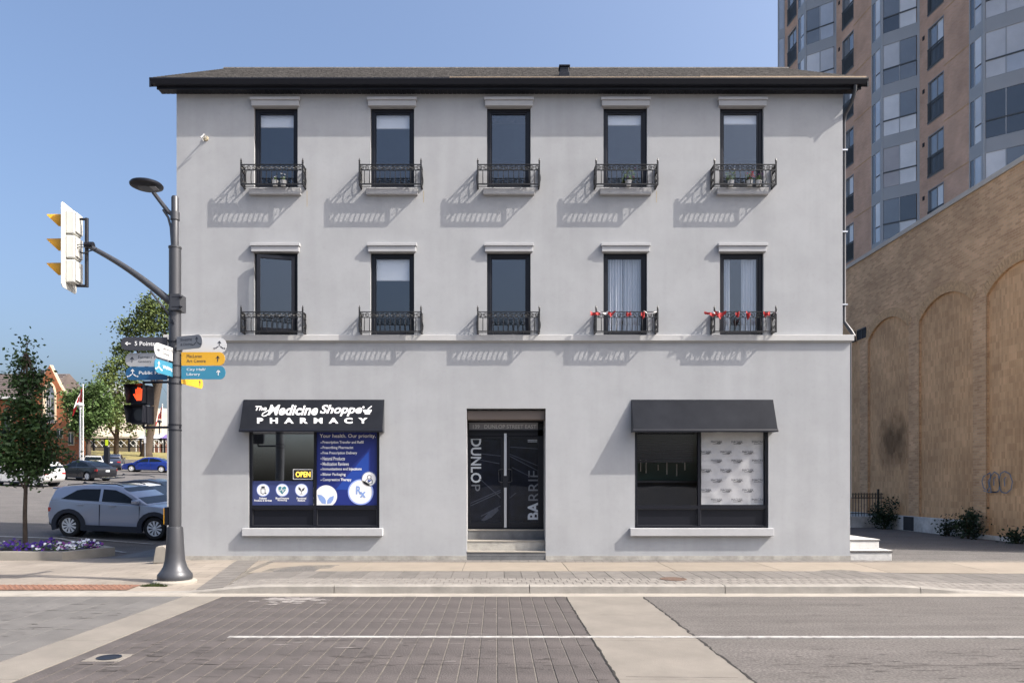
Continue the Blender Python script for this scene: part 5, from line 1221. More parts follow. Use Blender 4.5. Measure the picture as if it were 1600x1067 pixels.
def car(label, loc, heading, paint, kind, cat='car', clad=False, group=None):
    """x forward, y left"""
    if kind == 'suv':
        L2, Wd, r, wb, clr = 2.17, 0.90, 0.345, 1.33, 0.24
        low = [(-1.88, 0.30), (-1.98, 0.42), (-2.03, 0.62), (-2.02, 0.92), (-1.98, 1.06), (-1.6, 1.10), (-0.4, 1.06), (0.55, 1.03), (1.0, 1.03), (1.5, 0.99), (1.86, 0.91), (2.08, 0.76), (2.16, 0.58), (2.12, 0.34), (2.0, 0.25)]
        gh = [(-1.97, 1.05), (-1.90, 1.24), (-1.84, 1.40), (-1.62, 1.49), (-1.0, 1.555), (-0.3, 1.57), (0.15, 1.53), (0.5, 1.38), (1.12, 1.02)]
        wins = [[(-1.62, 1.13), (-1.55, 1.16), (-1.15, 1.40), (-0.95, 1.44), (-0.42, 1.455), (-0.42, 1.09), (-1.05, 1.105)], [(-0.33, 1.09), (-0.33, 1.455), (0.05, 1.44), (0.35, 1.33), (0.84, 1.06)]]
        ws = ((0.24, 1.505), (1.04, 1.06)); rw = ((-1.83, 1.37), (-1.94, 1.13)); topw, belt = 0.70, 0.86; zr = 1.57
    else:
        L2, Wd, r, wb, clr = 2.32, 0.90, 0.325, 1.36, 0.2
        low = [(-2.15, 0.26), (-2.28, 0.42), (-2.32, 0.66), (-2.28, 0.90), (-2.16, 0.99), (-1.6, 1.00), (-0.4, 0.94), (0.6, 0.90), (1.05, 0.90), (1.6, 0.84), (2.05, 0.74), (2.28, 0.60), (2.32, 0.42), (2.25, 0.22)]
        gh = [(-1.95, 0.97), (-1.5, 1.16), (-1.05, 1.33), (-0.6, 1.41), (-0.1, 1.43), (0.3, 1.37), (0.65, 1.20), (1.25, 0.88)]
        wins = [[(-1.45, 1.03), (-1.05, 1.23), (-0.65, 1.31), (-0.22, 1.33), (-0.22, 0.97), (-1.0, 1.0)], [(-0.14, 0.97), (-0.14, 1.33), (0.2, 1.29), (0.5, 1.17), (0.95, 0.93)]]
        ws = ((0.38, 1.345), (1.17, 0.93)); rw = ((-1.08, 1.325), (-1.83, 1.03)); topw, belt = 0.64, 0.84; zr = 1.43
    o = thing('parked_car', label, cat, loc, heading, group, local=True)
    # lower body outline with wheel arches along the sill
    ra = r + 0.055; out = list(low); sill = []
    for wx in (wb, -wb):
        base = clr + 0.0
        ang0 = math.asin(clamp((base - r) / ra, -1, 1))
        for k in range(11):
            a = ang0 + (math.pi - 2*ang0) * k / 10; sill.append((wx + ra*math.cos(a), r + ra*math.sin(a)))
    bm = bmesh.new(); pts = out + sill; n = len(pts)
    def yw(x, z):
        t = abs(x) / L2; return Wd * (1 - 0.10 * max(0, (t - 0.72) / 0.28)**2) * (1 - 0.05*max(0, (z - 0.75)/0.35)) * (0.97 + 0.03*min(1, z/0.5))
    va = [bm.verts.new((x, -yw(x, z), z)) for x, z in pts]; vb = [bm.verts.new((x, yw(x, z), z)) for x, z in pts]
    fa = bm.faces.new(va[::-1]); fb = bm.faces.new(vb)
    for i in range(n): bm.faces.new((va[i], va[(i+1) % n], vb[(i+1) % n], vb[i]))
    bmesh.ops.recalc_face_normals(bm, faces=bm.faces[:])
    no = len(out)
    es = [e for e in list(fa.edges) + list(fb.edges) if all(v in va[:no] + vb[:no] for v in e.verts)]
    bmesh.ops.bevel(bm, geom=es, offset=0.055, segments=3, profile=0.6, affect='EDGES', clamp_overlap=True)
    bmesh.ops.triangulate(bm, faces=[f for f in bm.faces if len(f.verts) > 6])
    me = bpy.data.meshes.new('body'); bm.to_mesh(me); bm.free(); me.materials.append(MATS[paint])
    me.polygons.foreach_set('use_smooth', [True]*len(me.polygons)); me.set_sharp_from_angle(angle=R(35))
    body = link('body', me, o)
    z0 = gh[0][1]
    def gy(z): return belt + (topw - belt) * clamp((z - 1.0 if kind == 'suv' else z - 0.9) / ((zr - 1.0) if kind == 'suv' else (zr - 0.9)), -0.2, 1)
    g2 = MB(); g2.prism(gh, lambda x, z: (x, -gy(z), z), lambda x, z: (x, gy(z), z)); cab = g2.build('cabin', paint, o, smooth_=True, bevel=0.045)
    for sg in (-1, 1):
        for wpts in wins:
            g = MB(); poly2(g, lambda x, z: (x, sg*(gy(z) + 0.006), z), wpts); g.build('side_window', 'car_glass', cab, fix=False)
    for (q0, q1), nm in ((ws, 'windscreen'), (rw, 'rear_window')):
        s_ = 1 if nm == 'windscreen' else -1; d = Vector((q1[0]-q0[0], q1[1]-q0[1])).normalized(); nrm = Vector((abs(d.y)*s_, abs(d.x))) * 0.012
        y0, y1 = gy(q0[1]) - 0.05, gy(q1[1]) - 0.05; a, b = (q0[0] + nrm.x, q0[1] + nrm.y), (q1[0] + nrm.x, q1[1] + nrm.y)
        MB().quad((a[0], -y0, a[1]), (a[0], y0, a[1]), (b[0], y1, b[1]), (b[0], -y1, b[1])).build(nm, 'car_glass', cab, fix=False)
    tm, rm = wheel_mesh(r, 0.22)
    for wx in (wb, -wb):
        for sg in (-1, 1):
            wo = link('wheel', tm, o, (wx, sg*(Wd - 0.13), r)); wo.rotation_euler = (0, random.uniform(0, 1), 0 if sg < 0 else math.pi); link('rim', rm, wo)
            g = MB(); g.lathe((wx, sg*(Wd - 0.25), r), [(ra - 0.002, 0.12*sg), (ra - 0.002, -0.10*sg), (0.0, -0.1*sg)], 20, 'y', False); g.build('wheel_well', 'cladding', body)
    # sill, lamps, mirror, handles, seams
    for sg in (-1, 1):
        g = MB(); g.box(-wb + ra - 0.02, wb - ra + 0.02, min(sg*(Wd - 0.06), sg*(Wd + 0.004)), max(sg*(Wd - 0.06), sg*(Wd + 0.004)), clr - 0.03, clr + (0.14 if clad else 0.05))
        g.build('sill_trim', 'cladding', body)
    if clad:
        for wx in (wb, -wb):
            for sg in (-1, 1):
                g = MB(); vs = []; nn_ = 12
                for k in range(nn_ + 1):
                    a = R(-18 + 216*k/nn_); 
                    for rr in (ra - 0.01, ra + 0.11): vs += [(wx + rr*math.cos(a)*(1.06 if rr > ra else 1), sg*(Wd + 0.012) * (1 if abs(wx + rr*math.cos(a)) < 1.85 else 0.985), r + rr*math.sin(a)*(0.98)), (wx + rr*math.cos(a), sg*(Wd - 0.08), r + rr*math.sin(a))]
                for k in range(nn_):
                    b0, b1 = 4*k, 4*k + 4; g.add([vs[b0], vs[b0+2], vs[b1+2], vs[b1]], [(0, 1, 2, 3)]); g.add([vs[b0+2], vs[b0+3], vs[b1+3], vs[b1+2]], [(0, 1, 2, 3)]); g.add([vs[b0], vs[b0+1], vs[b1+1], vs[b1]], [(0, 1, 2, 3)])
                g.build('arch_cladding', 'cladding', body, fix=False)
        g = MB(); g.box(-2.045, -1.85, -Wd*0.86, Wd*0.86, 0.32, 0.60); g.build('rear_bumper', 'cladding', body, bevel=0.04)
        g = MB(); g.box(L2 - 0.2, L2 + 0.012, -Wd*0.84, Wd*0.84, 0.28, 0.5); g.build('front_bumper', 'cladding', body, bevel=0.04)
        g = MB()
        for sg in (-1, 1): g.tube([(-1.55, sg*0.60, 1.54), (-1.0, sg*0.62, 1.60), (0.0, sg*0.61, 1.60), (0.2, sg*0.60, 1.555)], 0.016, 6)
        g.build('roof_rail', 'cladding', cab)
        MB().prism([(-1.5, 1.53), (-1.42, 1.62), (-1.3, 1.56)], lambda x, z: (x, -0.02, z), lambda x, z: (x, 0.02, z)).build('antenna', 'cladding', cab)
        MB().box(-2.02, -1.72, -0.62, 0.62, 1.405, 1.455).build('spoiler', paint, cab, bevel=0.015)
    zt = 0.80 if kind == 'suv' else 0.76
    for sg in (-1, 1):
        ya = sg*Wd*0.93; xr, xf = low[3][0] - 0.006, L2 - 0.02
        MB().box(xr + 0.0, xr + 0.34, min(ya*0.62, ya + sg*0.002), max(ya*0.62, ya + sg*0.002), zt - 0.07, zt + 0.07).build('tail_lamp', 'lamp_red', body, bevel=0.02)
        MB().box(xf - 0.32, xf - 0.03, min(ya*0.6, ya*0.985), max(ya*0.6, ya*0.985), zt - 0.16, zt - 0.05).build('headlight', 'lamp_clear', body, bevel=0.02)
        mx_ = 0.80 if kind == 'suv' else 0.78; mz = 1.08 if kind == 'suv' else 0.97
        MB().box(mx_ - 0.11, mx_ + 0.07, min(sg*0.86, sg*1.04), max(sg*0.86, sg*1.04), mz - 0.02, mz + 0.10).build('mirror', paint, body, bevel=0.03)
        for hx_ in (-0.98, -0.08 + 0.1): MB().box(hx_ - 0.10, hx_ + 0.1, min(sg*(Wd - 0.05), sg*(Wd + 0.006)), max(sg*(Wd - 0.05), sg*(Wd + 0.006)), mz - 0.12, mz - 0.09).build('door_handle', paint, body, bevel=0.008)
        g = MB()
        for sx_ in (-0.38, 0.86): g.box(sx_ - 0.004, sx_ + 0.004, min(sg*(Wd - 0.06), sg*(Wd - 0.006)), max(sg*(Wd - 0.06), sg*(Wd - 0.006)), clr + 0.12, mz - 0.08)
        g.build('door_seam', 'cladding', body)
    MB().box(low[2][0] - 0.02, low[2][0], -0.16, 0.16, zt - 0.10, zt + 0.02).build('number_plate', 'plate', body)
    return o
def park(label, x, y, head, paint, kind, clad=False, Y=None, dx=0):
    q = ground_at(x, y) if Y is None else Vector((PX(x, Y), Y, gz(PX(x, Y), Y)))
    o = car(label, (q.x, q.y, q.z), R(head), paint, kind, 'car', clad, 'cars parked on the side street and lot')
    # sit on the slope
    e = 1.3; hx_, hy_ = math.cos(R(head)), math.sin(R(head))
    pitch = math.atan2(gz(q.x + hx_*e, q.y + hy_*e) - gz(q.x - hx_*e, q.y - hy_*e), 2*e); roll = math.atan2(gz(q.x - hy_*0.8, q.y + hx_*0.8) - gz(q.x + hy_*0.8, q.y - hx_*0.8), 1.6)
    o.rotation_euler = (roll, -pitch, R(head)); o.location.z = (gz(q.x + hx_*e, q.y + hy_*e) + gz(q.x - hx_*e, q.y - hy_*e))/2 + 0.005
    return o
park('silver grey compact crossover with black wheel arch cladding parked beside the grey building', 200.5, 0, -4, 'car_silver', 'suv', True, Y=22.6)
park('white hatchback mostly hidden behind the silver crossover', 222, 0, -4, 'car_white', 'sedan', False, Y=25.9)
park('black car behind the white hatchback beyond the silver crossover', 246, 0, -4, 'car_black', 'sedan', True, Y=29.0)
park('black sedan driving up the side street', 132, 0, 158, 'car_black', 'sedan', Y=53)
park('white car with its tail showing behind the small street tree', 40, 0, 172, 'car_white', 'suv', Y=44.5)
park('bright blue sedan on the far side of the side street', 234, 0, 186, 'car_blue', 'sedan', Y=70)
park('white sedan parked by the flagpole', 146, 0, 118, 'car_white', 'sedan', Y=69)
park('navy car parked behind the white sedan by the lime sign', 177, 0, 112, 'car_navy', 'suv', Y=73.5)

# ------------------------------------------------------------------ trees
def leaves(blobs, n, size, seed, droop=0.0):
    rnd = random.Random(seed); vs = []; fs = []; wts = [b[3]*b[4]*b[5] if len(b) > 5 else b[3]**2.2 for b in blobs]
    # clusters of leaves so the crown has clumps and gaps
    ncl = max(1, n // 14)
    for _ in range(ncl):
        b = rnd.choices(blobs, wts)[0]
        while True:
            d = Vector((rnd.uniform(-1, 1), rnd.uniform(-1, 1), rnd.uniform(-1, 1)))
            if d.length < 1: break
        d = d * (0.55 + 0.45 * d.length) if d.length > 0.3 else d
        c = Vector(b[:3]) + d * b[3]
        cr = size * rnd.uniform(1.3, 2.8)
        for _ in range(14):
            p = c + Vector((rnd.gauss(0, 1), rnd.gauss(0, 1), rnd.gauss(0, 0.8))) * cr * 0.6
            t = Vector((rnd.gauss(0, 1), rnd.gauss(0, 1), rnd.gauss(-droop, 0.8))).normalized(); e = t.cross(Vector((rnd.gauss(0, 1), rnd.gauss(0, 1), rnd.gauss(0, 1)))).normalized()
            s = size * rnd.uniform(0.6, 1.15); k = len(vs)
            vs += [p - t*s*0.5, p + e*s*0.30, p + t*s*0.5, p - e*s*0.30]; fs.append((k, k+1, k+2, k+3))
    m = MB(); m.v = [tuple(v) for v in vs]; m.f = fs; m.mi = [0]*len(fs); return m
def tree(name, label, base, blobs, n, size, leaf, trunk, seed, group=None, bark='bark', droop=0.0):
    """blobs and trunk limbs are given relative to the base"""
    o = thing(name, label, 'tree', base, 0, group); b = Vector(base)
    mb = MB()
    for limb in trunk: mb.tube([b + Vector(q[:3]) for q in limb], [q[3] for q in limb], 8)
    rnd = random.Random(seed + 1); tips = [Vector(l[-1][:3]) for l in trunk]; 
    for bl in blobs:
        c = Vector(bl[:3]); near = min(tips, key=lambda t: (t - c).length); midp = near.lerp(c, 0.5) + Vector((0, 0, -0.1*bl[3])); r0 = 0.02 + 0.03*bl[3]
        mb.tube([b + near, b + midp, b + c], [r0, r0*0.7, r0*0.35], 6)
        for _ in range(5):
            d = Vector((rnd.gauss(0, 1), rnd.gauss(0, 1), rnd.gauss(0.3, 0.7))).normalized()*bl[3]*0.8; mb.tube([b + c, b + c + d*0.5 + Vector((0, 0, 0.05)), b + c + d], [r0*0.35, r0*0.25, r0*0.1], 4)
    mb.build('trunk', bark, o, smooth_='all')
    m = leaves([(b.x + q[0], b.y + q[1], b.z + q[2], q[3]) for q in blobs], n, size, seed, droop)
    m.build('crown', leaf, o, fix=False); return o
# planter with the small street tree and flowers
PT = thing('street_planter', 'low concrete kerbed planter holding a street tree and petunias', 'planter', (-12, 18, -0.13))
pa = [(-22.0, 17.1), (-10.2, 17.1), (-9.64, 18.4), (-10.6, 19.3), (-22, 19.8)]
zb_, zt_ = -0.25, 0.07
inn = [(-22.0, 17.3), (-10.32, 17.3), (-9.92, 18.3), (-10.68, 19.1), (-22, 19.6)]
mb = MB()
for i in range(4):
    a, b, c, d = pa[i], pa[i+1], inn[i+1], inn[i]; mb.add([(*q, zb_) for q in (a, b, c, d)] + [(*q, zt_) for q in (a, b, c, d)], [(4, 5, 6, 7), (0, 1, 5, 4), (2, 3, 7, 6), (0, 3, 2, 1), (1, 2, 6, 5), (3, 0, 4, 7)])
mb.build('kerb', 'concrete_pale', PT, fix=False)
MB().prism(inn, lambda a, b: (a, b, zb_), lambda a, b: (a, b, zt_ - 0.04)).build('soil', 'soil', PT)
mb = MB(); rnd = random.Random(9); mats = ['leaf_c', 'petal_purple', 'petal_white', 'petal_pink']
for i in range(1500):
    x_ = -10.0 - rnd.random()**1.1 * 6.5; lo = 17.35 if x_ < -10.3 else 17.35 + (x_ + 10.35)*2.0; y_ = rnd.uniform(max(17.35, lo), 18.9 if x_ < -10.5 else 18.5)
    hh = 0.11 + 0.14*math.sin((x_*1.7 + y_)*2)**2 * rnd.uniform(0.5, 1); z_ = zt_ - 0.04 + rnd.uniform(0.02, hh)
    patch = math.sin(x_*2.3 + 0.6) + rnd.gauss(0, 0.45)
    kind = 0 if rnd.random() < 0.42 else (2 if patch > 0.65 else (1 if patch < -0.05 or rnd.random() < .6 else 3)); mb.cur = kind
    s = rnd.uniform(0.03, 0.05); q = Vector((x_, y_, z_ + (0.03 if kind else 0))); nrm = Vector((rnd.gauss(0.1, .5), rnd.gauss(-0.5, .5), 0.8)).normalized(); u = nrm.orthogonal().normalized(); v = nrm.cross(u)
    if kind: mb.add([q + (u*math.cos(a) + v*math.sin(a))*s for a in frange(0, 5.03, 4)] + [q - nrm*0.02], [(0, 1, 5), (1, 2, 5), (2, 3, 5), (3, 4, 5), (4, 0, 5)])
    else: mb.add([q - u*s*1.3, q + v*s*0.6, q + u*s*1.3, q - v*s*0.6], [(0, 1, 2, 3)])
stuff(tag(mb.build('petunias', mats, fix=False), 'purple and white petunias filling the street planter', 'flowers'))
bx, by = PX(39.5, 18.5), 18.5

bl = [(-0.3, 0.1, 1.75, 0.26), (0.28, -0.1, 1.8, 0.27), (0.0, 0.2, 1.9, 0.3), (-0.62, 0, 2.1, 0.3), (-0.2, -0.15, 2.15, 0.34), (0.3, 0.1, 2.15, 0.34), (0.66, 0, 2.2, 0.28), (-0.6, 0.1, 2.55, 0.3), (0.0, 0, 2.6, 0.36), (0.48, -0.1, 2.6, 0.3), (-0.42, 0, 2.95, 0.27), (0.05, 0.15, 3.0, 0.3), (0.3, 0, 3.0, 0.24), (-0.12, 0, 3.35, 0.28), (0.15, -0.1, 3.4, 0.22), (-0.18, 0, 3.75, 0.2), (0.28, 0, 3.72, 0.2), (0.0, 0.1, 3.9, 0.24), (-0.22, 0, 4.1, 0.16), (0.24, 0, 4.08, 0.16), (0.0, 0, 4.4, 0.2), (0.05, 0, 4.72, 0.12)]
tree('street_tree', 'small slender street tree with dark glossy leaves in the planter', (bx, by, zt_ - 0.05), [tuple(v*1.1 for v in q) for q in bl], 8200, 0.115, 'leaf_a', [[(0, 0, 0, 0.075), (0.0, 0, 0.12, 0.06), (-0.01, 0, 0.9, 0.05), (0.02, 0, 1.8, 0.042), (0, 0, 2.6, 0.032), (0.02, 0, 3.8, 0.02), (0.02, 0, 5.0, 0.01)], [(0, 0, 1.5, 0.03), (-0.3, 0, 2.0, 0.02)], [(0, 0, 1.6, 0.03), (0.3, 0, 2.1, 0.02)]], 21, droop=0.4)
# park trees
def px_blobs(lst, Y, base): return [(PX(x, Y) - base[0], dy, PZ(y, Y) - base[2], r*Y/FPX) for (x, y, r, dy) in lst]
Yt = 84; bse = (PX(181, Yt), Yt, gz(PX(181, Yt), Yt))
tree('park_tree', 'tall loose park tree with slender trunk near the red hand signal', bse, px_blobs([(178, 575, 13, 0), (190, 590, 14, 2), (175, 600, 14, -1), (205, 610, 14, 1), (185, 625, 16, 0), (170, 635, 12, 1), (205, 640, 13, 0), (192, 655, 13, -2), (215, 655, 11, 0), (172, 655, 11, 0), (205, 665, 9, 0), (196, 562, 10, 0), (168, 585, 9, 0)], Yt, bse), 5200, 0.40, 'leaf_b',
     [[(0, 0, -0.3, 0.32), (0.1, 0, 2.5, 0.26), (0.3, 0, 5, 0.2), (0.2, 0, 8, 0.12)], [(0.1, 0, 2.2, 0.15), (-1.2, 0, 4.2, 0.1)]], 31, 'park trees')
Yt = 88; bse = (PX(228, Yt), Yt, gz(PX(228, Yt), Yt))
tree('park_tree', 'tallest park tree with thick leaning trunk rising behind the wayfinding signs', bse, px_blobs([(235, 480, 14, 0), (215, 490, 13, 1), (250, 492, 14, 0), (225, 505, 14, 0), (200, 505, 10, 0), (258, 510, 13, 0), (240, 515, 13, -1), (210, 520, 12, 0), (190, 515, 9, 0), (195, 540, 11, 0), (220, 540, 12, 1), (185, 548, 9, 0), (262, 535, 12, 0), (205, 560, 10, 0), (245, 545, 12, 0), (262, 480, 11, 0), (272, 500, 13, 0), (230, 470, 8, 0), (262, 617, 4, 0)], Yt, bse), 6000, 0.40, 'leaf_b',
     [[(0, 0, -0.4, 0.9), (0.1, 0, 0.6, 0.65), (0.4, 0, 2.5, 0.55), (0.9, 0, 5.5, 0.5), (1.6, 0, 9, 0.42), (2.2, 0, 12, 0.3), (2.3, 0, 15, 0.18)], [(1.4, 0, 8, 0.3), (0.0, 0, 11, 0.2), (-1.5, 0, 13.5, 0.1)]], 33, 'park trees')
Yt = 73; bse = (PX(138, Yt), Yt, gz(PX(138, Yt), Yt))
tree('park_tree', 'round dense green tree between the orange brick church hall and the flagpole', bse, px_blobs([(119, 620, 11.9, 0), (138, 615, 11.9, 0), (153, 612, 10.1, 0), (114, 640, 10.1, 0), (135, 640, 14.4, 0), (153, 635, 11.9, 1), (162, 628, 8.5, 0), (128, 660, 12.7, 0), (149, 655, 11.9, 0), (119, 668, 10.1, 0), (139, 675, 10.1, 0), (158, 650, 9.3, 0), (110, 625, 7.7, 0), (149, 605, 6.8, 0)], Yt, bse), 7000, 0.34, 'leaf_c',
     [[(0, 0, -0.3, 0.3), (0, 0, 2, 0.24), (0, 0, 5, 0.15)]], 35, 'park trees')
# ------------------------------------------------------------------ things beyond the side street
def gpx(x, Y): return gz(PX(x, Y), Y)
# retaining kerb of the park
mb = MB(); mb.grid(frange(-60, -12, 30), [76.0, 76.01], lambda x, y: gz(x, 75.5) - 0.1 if y < 76.005 else gz(x, 77.3) + 0.12)
for i in range(16):
    a, b = -60 + i*3, -57.02 + i*3; vs = [(x, y, z) for x in (a, b) for y, z in ((75.9, gz(x, 75.4) - 0.2), (75.9, gz(x, 77.3) + 0.1), (77.7, gz(x, 77.3) + 0.1), (77.7, gz(x, 77.4) - 1.5))]
    if i == 0: RW = thing('park_wall', 'low pale concrete retaining wall along the park lawn', 'wall', (-36, 76, gz(-36, 76)))
    MB().add(vs, [(0, 1, 5, 4), (1, 2, 6, 5), (2, 3, 7, 6), (0, 3, 2, 1), (4, 5, 6, 7)]).build('wall_block', 'concrete_pale', RW)
# brick hall with gable
OY = 75.0; zb = PZ(716, OY)
OB = thing('church_hall', 'orange brick hall with curved gable and arched window behind the street tree', 'building', (PX(60, OY), OY, zb))
gp = [(31, 716), (31, 640), (40, 628), (48, 620), (78, 571), (93, 602), (104, 622), (106, 640), (107, 655), (110, 662), (124, 671), (125, 716)]
hole = [(69.5, 661), (69.5, 616), (72, 606), (77.5, 599), (83, 606), (85.5, 616), (85.5, 661)]
f3 = pm(OY)
bm = bmesh.new(); vo = [bm.verts.new(f3(*q)) for q in gp]; vh = [bm.verts.new(f3(*q)) for q in hole]
eo = [bm.edges.new((vo[i], vo[(i+1) % len(vo)])) for i in range(len(vo))] + [bm.edges.new((vh[i], vh[(i+1) % len(vh)])) for i in range(len(vh))]
bmesh.ops.triangle_fill(bm, edges=eo, use_beauty=True)
for f in bm.faces[:]:
    c = f.calc_center_median(); 
ex = bmesh.ops.extrude_face_region(bm, geom=bm.faces[:]); bmesh.ops.translate(bm, verts=[v for v in ex['geom'] if isinstance(v, bmesh.types.BMVert)], vec=(0, 0.5, 0)); bmesh.ops.recalc_face_normals(bm, faces=bm.faces[:])
me = bpy.data.meshes.new('gable_wall'); bm.to_mesh(me); bm.free(); me.materials.append(MATS['orange_brick']); link('gable_wall', me, OB)
def opx(name, m, par, x0, x1, y0, y1, ya, yb, bevel=0): return MB().box(PX(x0, OY), PX(x1, OY), ya, yb, PZ(y1, OY), PZ(y0, OY)).build(name, m, par, bevel=bevel)
xr, xl = PX(124, OY), PX(32, OY)
SKW = 0.62
body_ = MB().prism([(zb - 1.5, xl), (PZ(662, OY), xl), (PZ(662, OY), xr), (zb - 1.5, xr)], lambda z, x: (x, OY + 0.5, z), lambda z, x: (x - SKW*13.5, OY + 14, z)).build('hall_wall', 'orange_brick', OB)
xp, zp = PX(78, OY), PZ(576, OY)
mb = MB(); mb.prism([(xl - 0.2, PZ(645, OY)), (xp, zp), (xr + 0.2, PZ(664, OY)), (xr + 0.2, PZ(661, OY)), (xp, zp + 0.25), (xl - 0.2, PZ(641, OY))], lambda a, b: (a, OY + 0.5, b), lambda a, b: (a - SKW*13.5, OY + 14, b)); mb.build('roof', 'roof_grey', OB)
mb = MB()
for a, b in zip(gp[1:-1], gp[2:]):
    A, Bp = Vector(f3(*a)), Vector(f3(*b)); d = (Bp - A); 
    mb.tube([A + Vector((0, 0.2, 0)), Bp + Vector((0, 0.2, 0))], 0.18, 6)
mb.build('coping', 'stone_trim', OB)
win = MB(); ff = pm(OY + 0.3); poly2(win, ff, hole); aw_ = win.build('arched_window', 'pane_dark', OB, fix=False)
ins = MB(); poly2(ins, pm(OY + 0.28), [(70, 615), (72.4, 606.5), (77.5, 600), (82.6, 606.5), (85, 615), (85, 620), (70, 620)]); ins.build('fanlight', 'pane_sky', aw_, fix=False)
mb = MB()
for x_ in (70.2, 77.5, 84.8): mb.box(PX(x_ - 0.8, OY), PX(x_ + 0.8, OY), OY + 0.15, OY + 0.29, PZ(661, OY), PZ(606 if x_ != 77.5 else 618, OY))
for y_ in (661, 650, 638, 620): mb.box(PX(69.7, OY), PX(85.3, OY), OY + 0.16, OY + 0.28, PZ(y_ + (1.6 if y_ == 620 else 0.7), OY), PZ(y_ - (1.6 if y_ == 620 else 0.3), OY))
for x_ in (73.8, 81.2): mb.box(PX(x_ - 0.4, OY), PX(x_ + 0.4, OY), OY + 0.17, OY + 0.27, PZ(661, OY), PZ(620, OY))
mb.build('glazing_bar', 'off_white', aw_)
mb = MB(); hp = [(x_ + (x_ - 77.5)*0.12, y_ - (2.5 if y_ < 620 else 0)) for x_, y_ in hole]
for a, b in zip(hp[:-1], hp[1:]): mb.tube([Vector(f3(*a)), Vector(f3(*b))], 0.14, 6)
mb.build('arch_surround', 'stone_trim', aw_)
for (x0, x1, y0, y1) in ((90.5, 98, 672, 683), (108, 115.5, 677, 694)):
    wf = opx('window', 'stone_trim', OB, x0 - 1, x1 + 1, y0 - 2.5, y1 + 2.0, OY - 0.10, OY - 0.001); opx('pane', 'pane_dark', wf, x0, x1, y0, y1, OY - 0.13, OY - 0.102); opx('glazing_bar', 'off_white', wf, (x0+x1)/2 - 0.5, (x0+x1)/2 + 0.5, y0, y1, OY - 0.15, OY - 0.131)
# lower wing with brown roof to the left
LYw = OY + 0.3; lx0, lx1 = PX(-160, LYw), PX(33, LYw)
wing = MB().box(lx0, lx1, LYw, LYw + 12, zb - 1.5, PZ(625, LYw)).build('wing_wall', 'orange_brick', OB)
yr_ = LYw + 6; zr_ = CAMH + (CY - 584)*yr_/FPX
for sg in (1,):
    mb = MB(); mb.prism([(LYw - 0.6, PZ(623, LYw)), (LYw - 0.6, PZ(620, LYw)), (yr_, zr_), (LYw + 12.6, PZ(620, LYw)), (LYw + 12.6, PZ(623, LYw))], lambda a, b: (lx0, a, b), lambda a, b: (lx1 + 1.5, a, b)); wr = mb.build('wing_roof', 'roof_brown', OB)
mb = MB(); n = 12
for i in range(n): t = i/n; y_ = LYw - 0.6 + (yr_ - LYw + 0.6)*t; z_ = PZ(620, LYw) + (zr_ - PZ(620, LYw))*t; mb.box(lx0, lx1 + 1.4, y_, y_ + 0.08, z_ + 0.0, z_ + 0.10)
stuff(mb.build('roof_courses', 'roof_brown', wr)); MB().box(lx0, lx1, LYw - 0.75, LYw - 0.6, PZ(624, LYw), PZ(620.5, LYw)).build('gutter', 'off_white', wr)
MB().box(PX(16, LYw), PX(24, LYw), yr_ - 1.2, yr_ - 0.4, zr_ - 1.0, zr_ + 0.25).build('roof_vent', 'room_dark', wr)
for x_ in (4, -30, -70): wv = MB().box(PX(x_, LYw), PX(x_ + 14, LYw), LYw - 0.05, LYw - 0.001, PZ(690, LYw), PZ(645, LYw)).build('window', 'stone_trim', OB); MB().box(PX(x_ + 1.5, LYw), PX(x_ + 12.5, LYw), LYw - 0.08, LYw - 0.051, PZ(688, LYw), PZ(648, LYw)).build('pane', 'pane_dark', wv)
# step railing at the hall's corner
p = thing('ramp_railing', 'thin dark pipe railing in front of the orange brick hall', 'railing', (PX(110, 72), 72, gpx(110, 72)))
mb = MB(); A, Bq = Vector((PX(98, 73), 73, PZ(704, 73))), Vector((PX(124, 73), 73, PZ(712, 73)))
for dz_ in (0, -0.45): mb.tube([A + Vector((0, 0, dz_)), Bq + Vector((0, 0, dz_))], 0.03, 6)
mb.build('rail', 'black_metal', p)
for t in frange(0, 1, 5): q = A.lerp(Bq, t); MB().tube([(q.x, q.y, gz(q.x, q.y) - 0.1), (q.x, q.y, q.z)], 0.03, 6).build('post', 'black_metal', p)
# grey roofed building behind
GY = 112; GB = thing('grey_roof_building', 'pale building with a plain grey pitched roof behind the round tree', 'building', (PX(140, GY), GY, gpx(140, GY)))
z_e, z_p = PZ(622, GY), PZ(589, GY)
MB().box(PX(108, GY), PX(172, GY), GY, GY + 12, gpx(140, GY) - 1, z_e).build('wall', 'off_white', GB)
MB().add([(PX(104, GY), GY - 0.5, z_e), (PX(176, GY), GY - 0.5, z_e), (PX(150, GY), GY + 6, z_p), (PX(104, GY), GY + 6, PZ(600, GY)), (PX(176, GY), GY + 12, z_e), (PX(104, GY), GY + 12, z_e)], [(0, 1, 2, 3), (1, 4, 2), (4, 5, 3, 2), (0, 3, 5), (0, 5, 4, 1)]).build('roof', 'roof_grey', GB)
for x_ in (120, 135, 150): wv = MB().box(PX(x_, GY), PX(x_ + 6, GY), GY - 0.08, GY - 0.001, PZ(650, GY), PZ(635, GY)).build('window', 'pane_dark', GB)
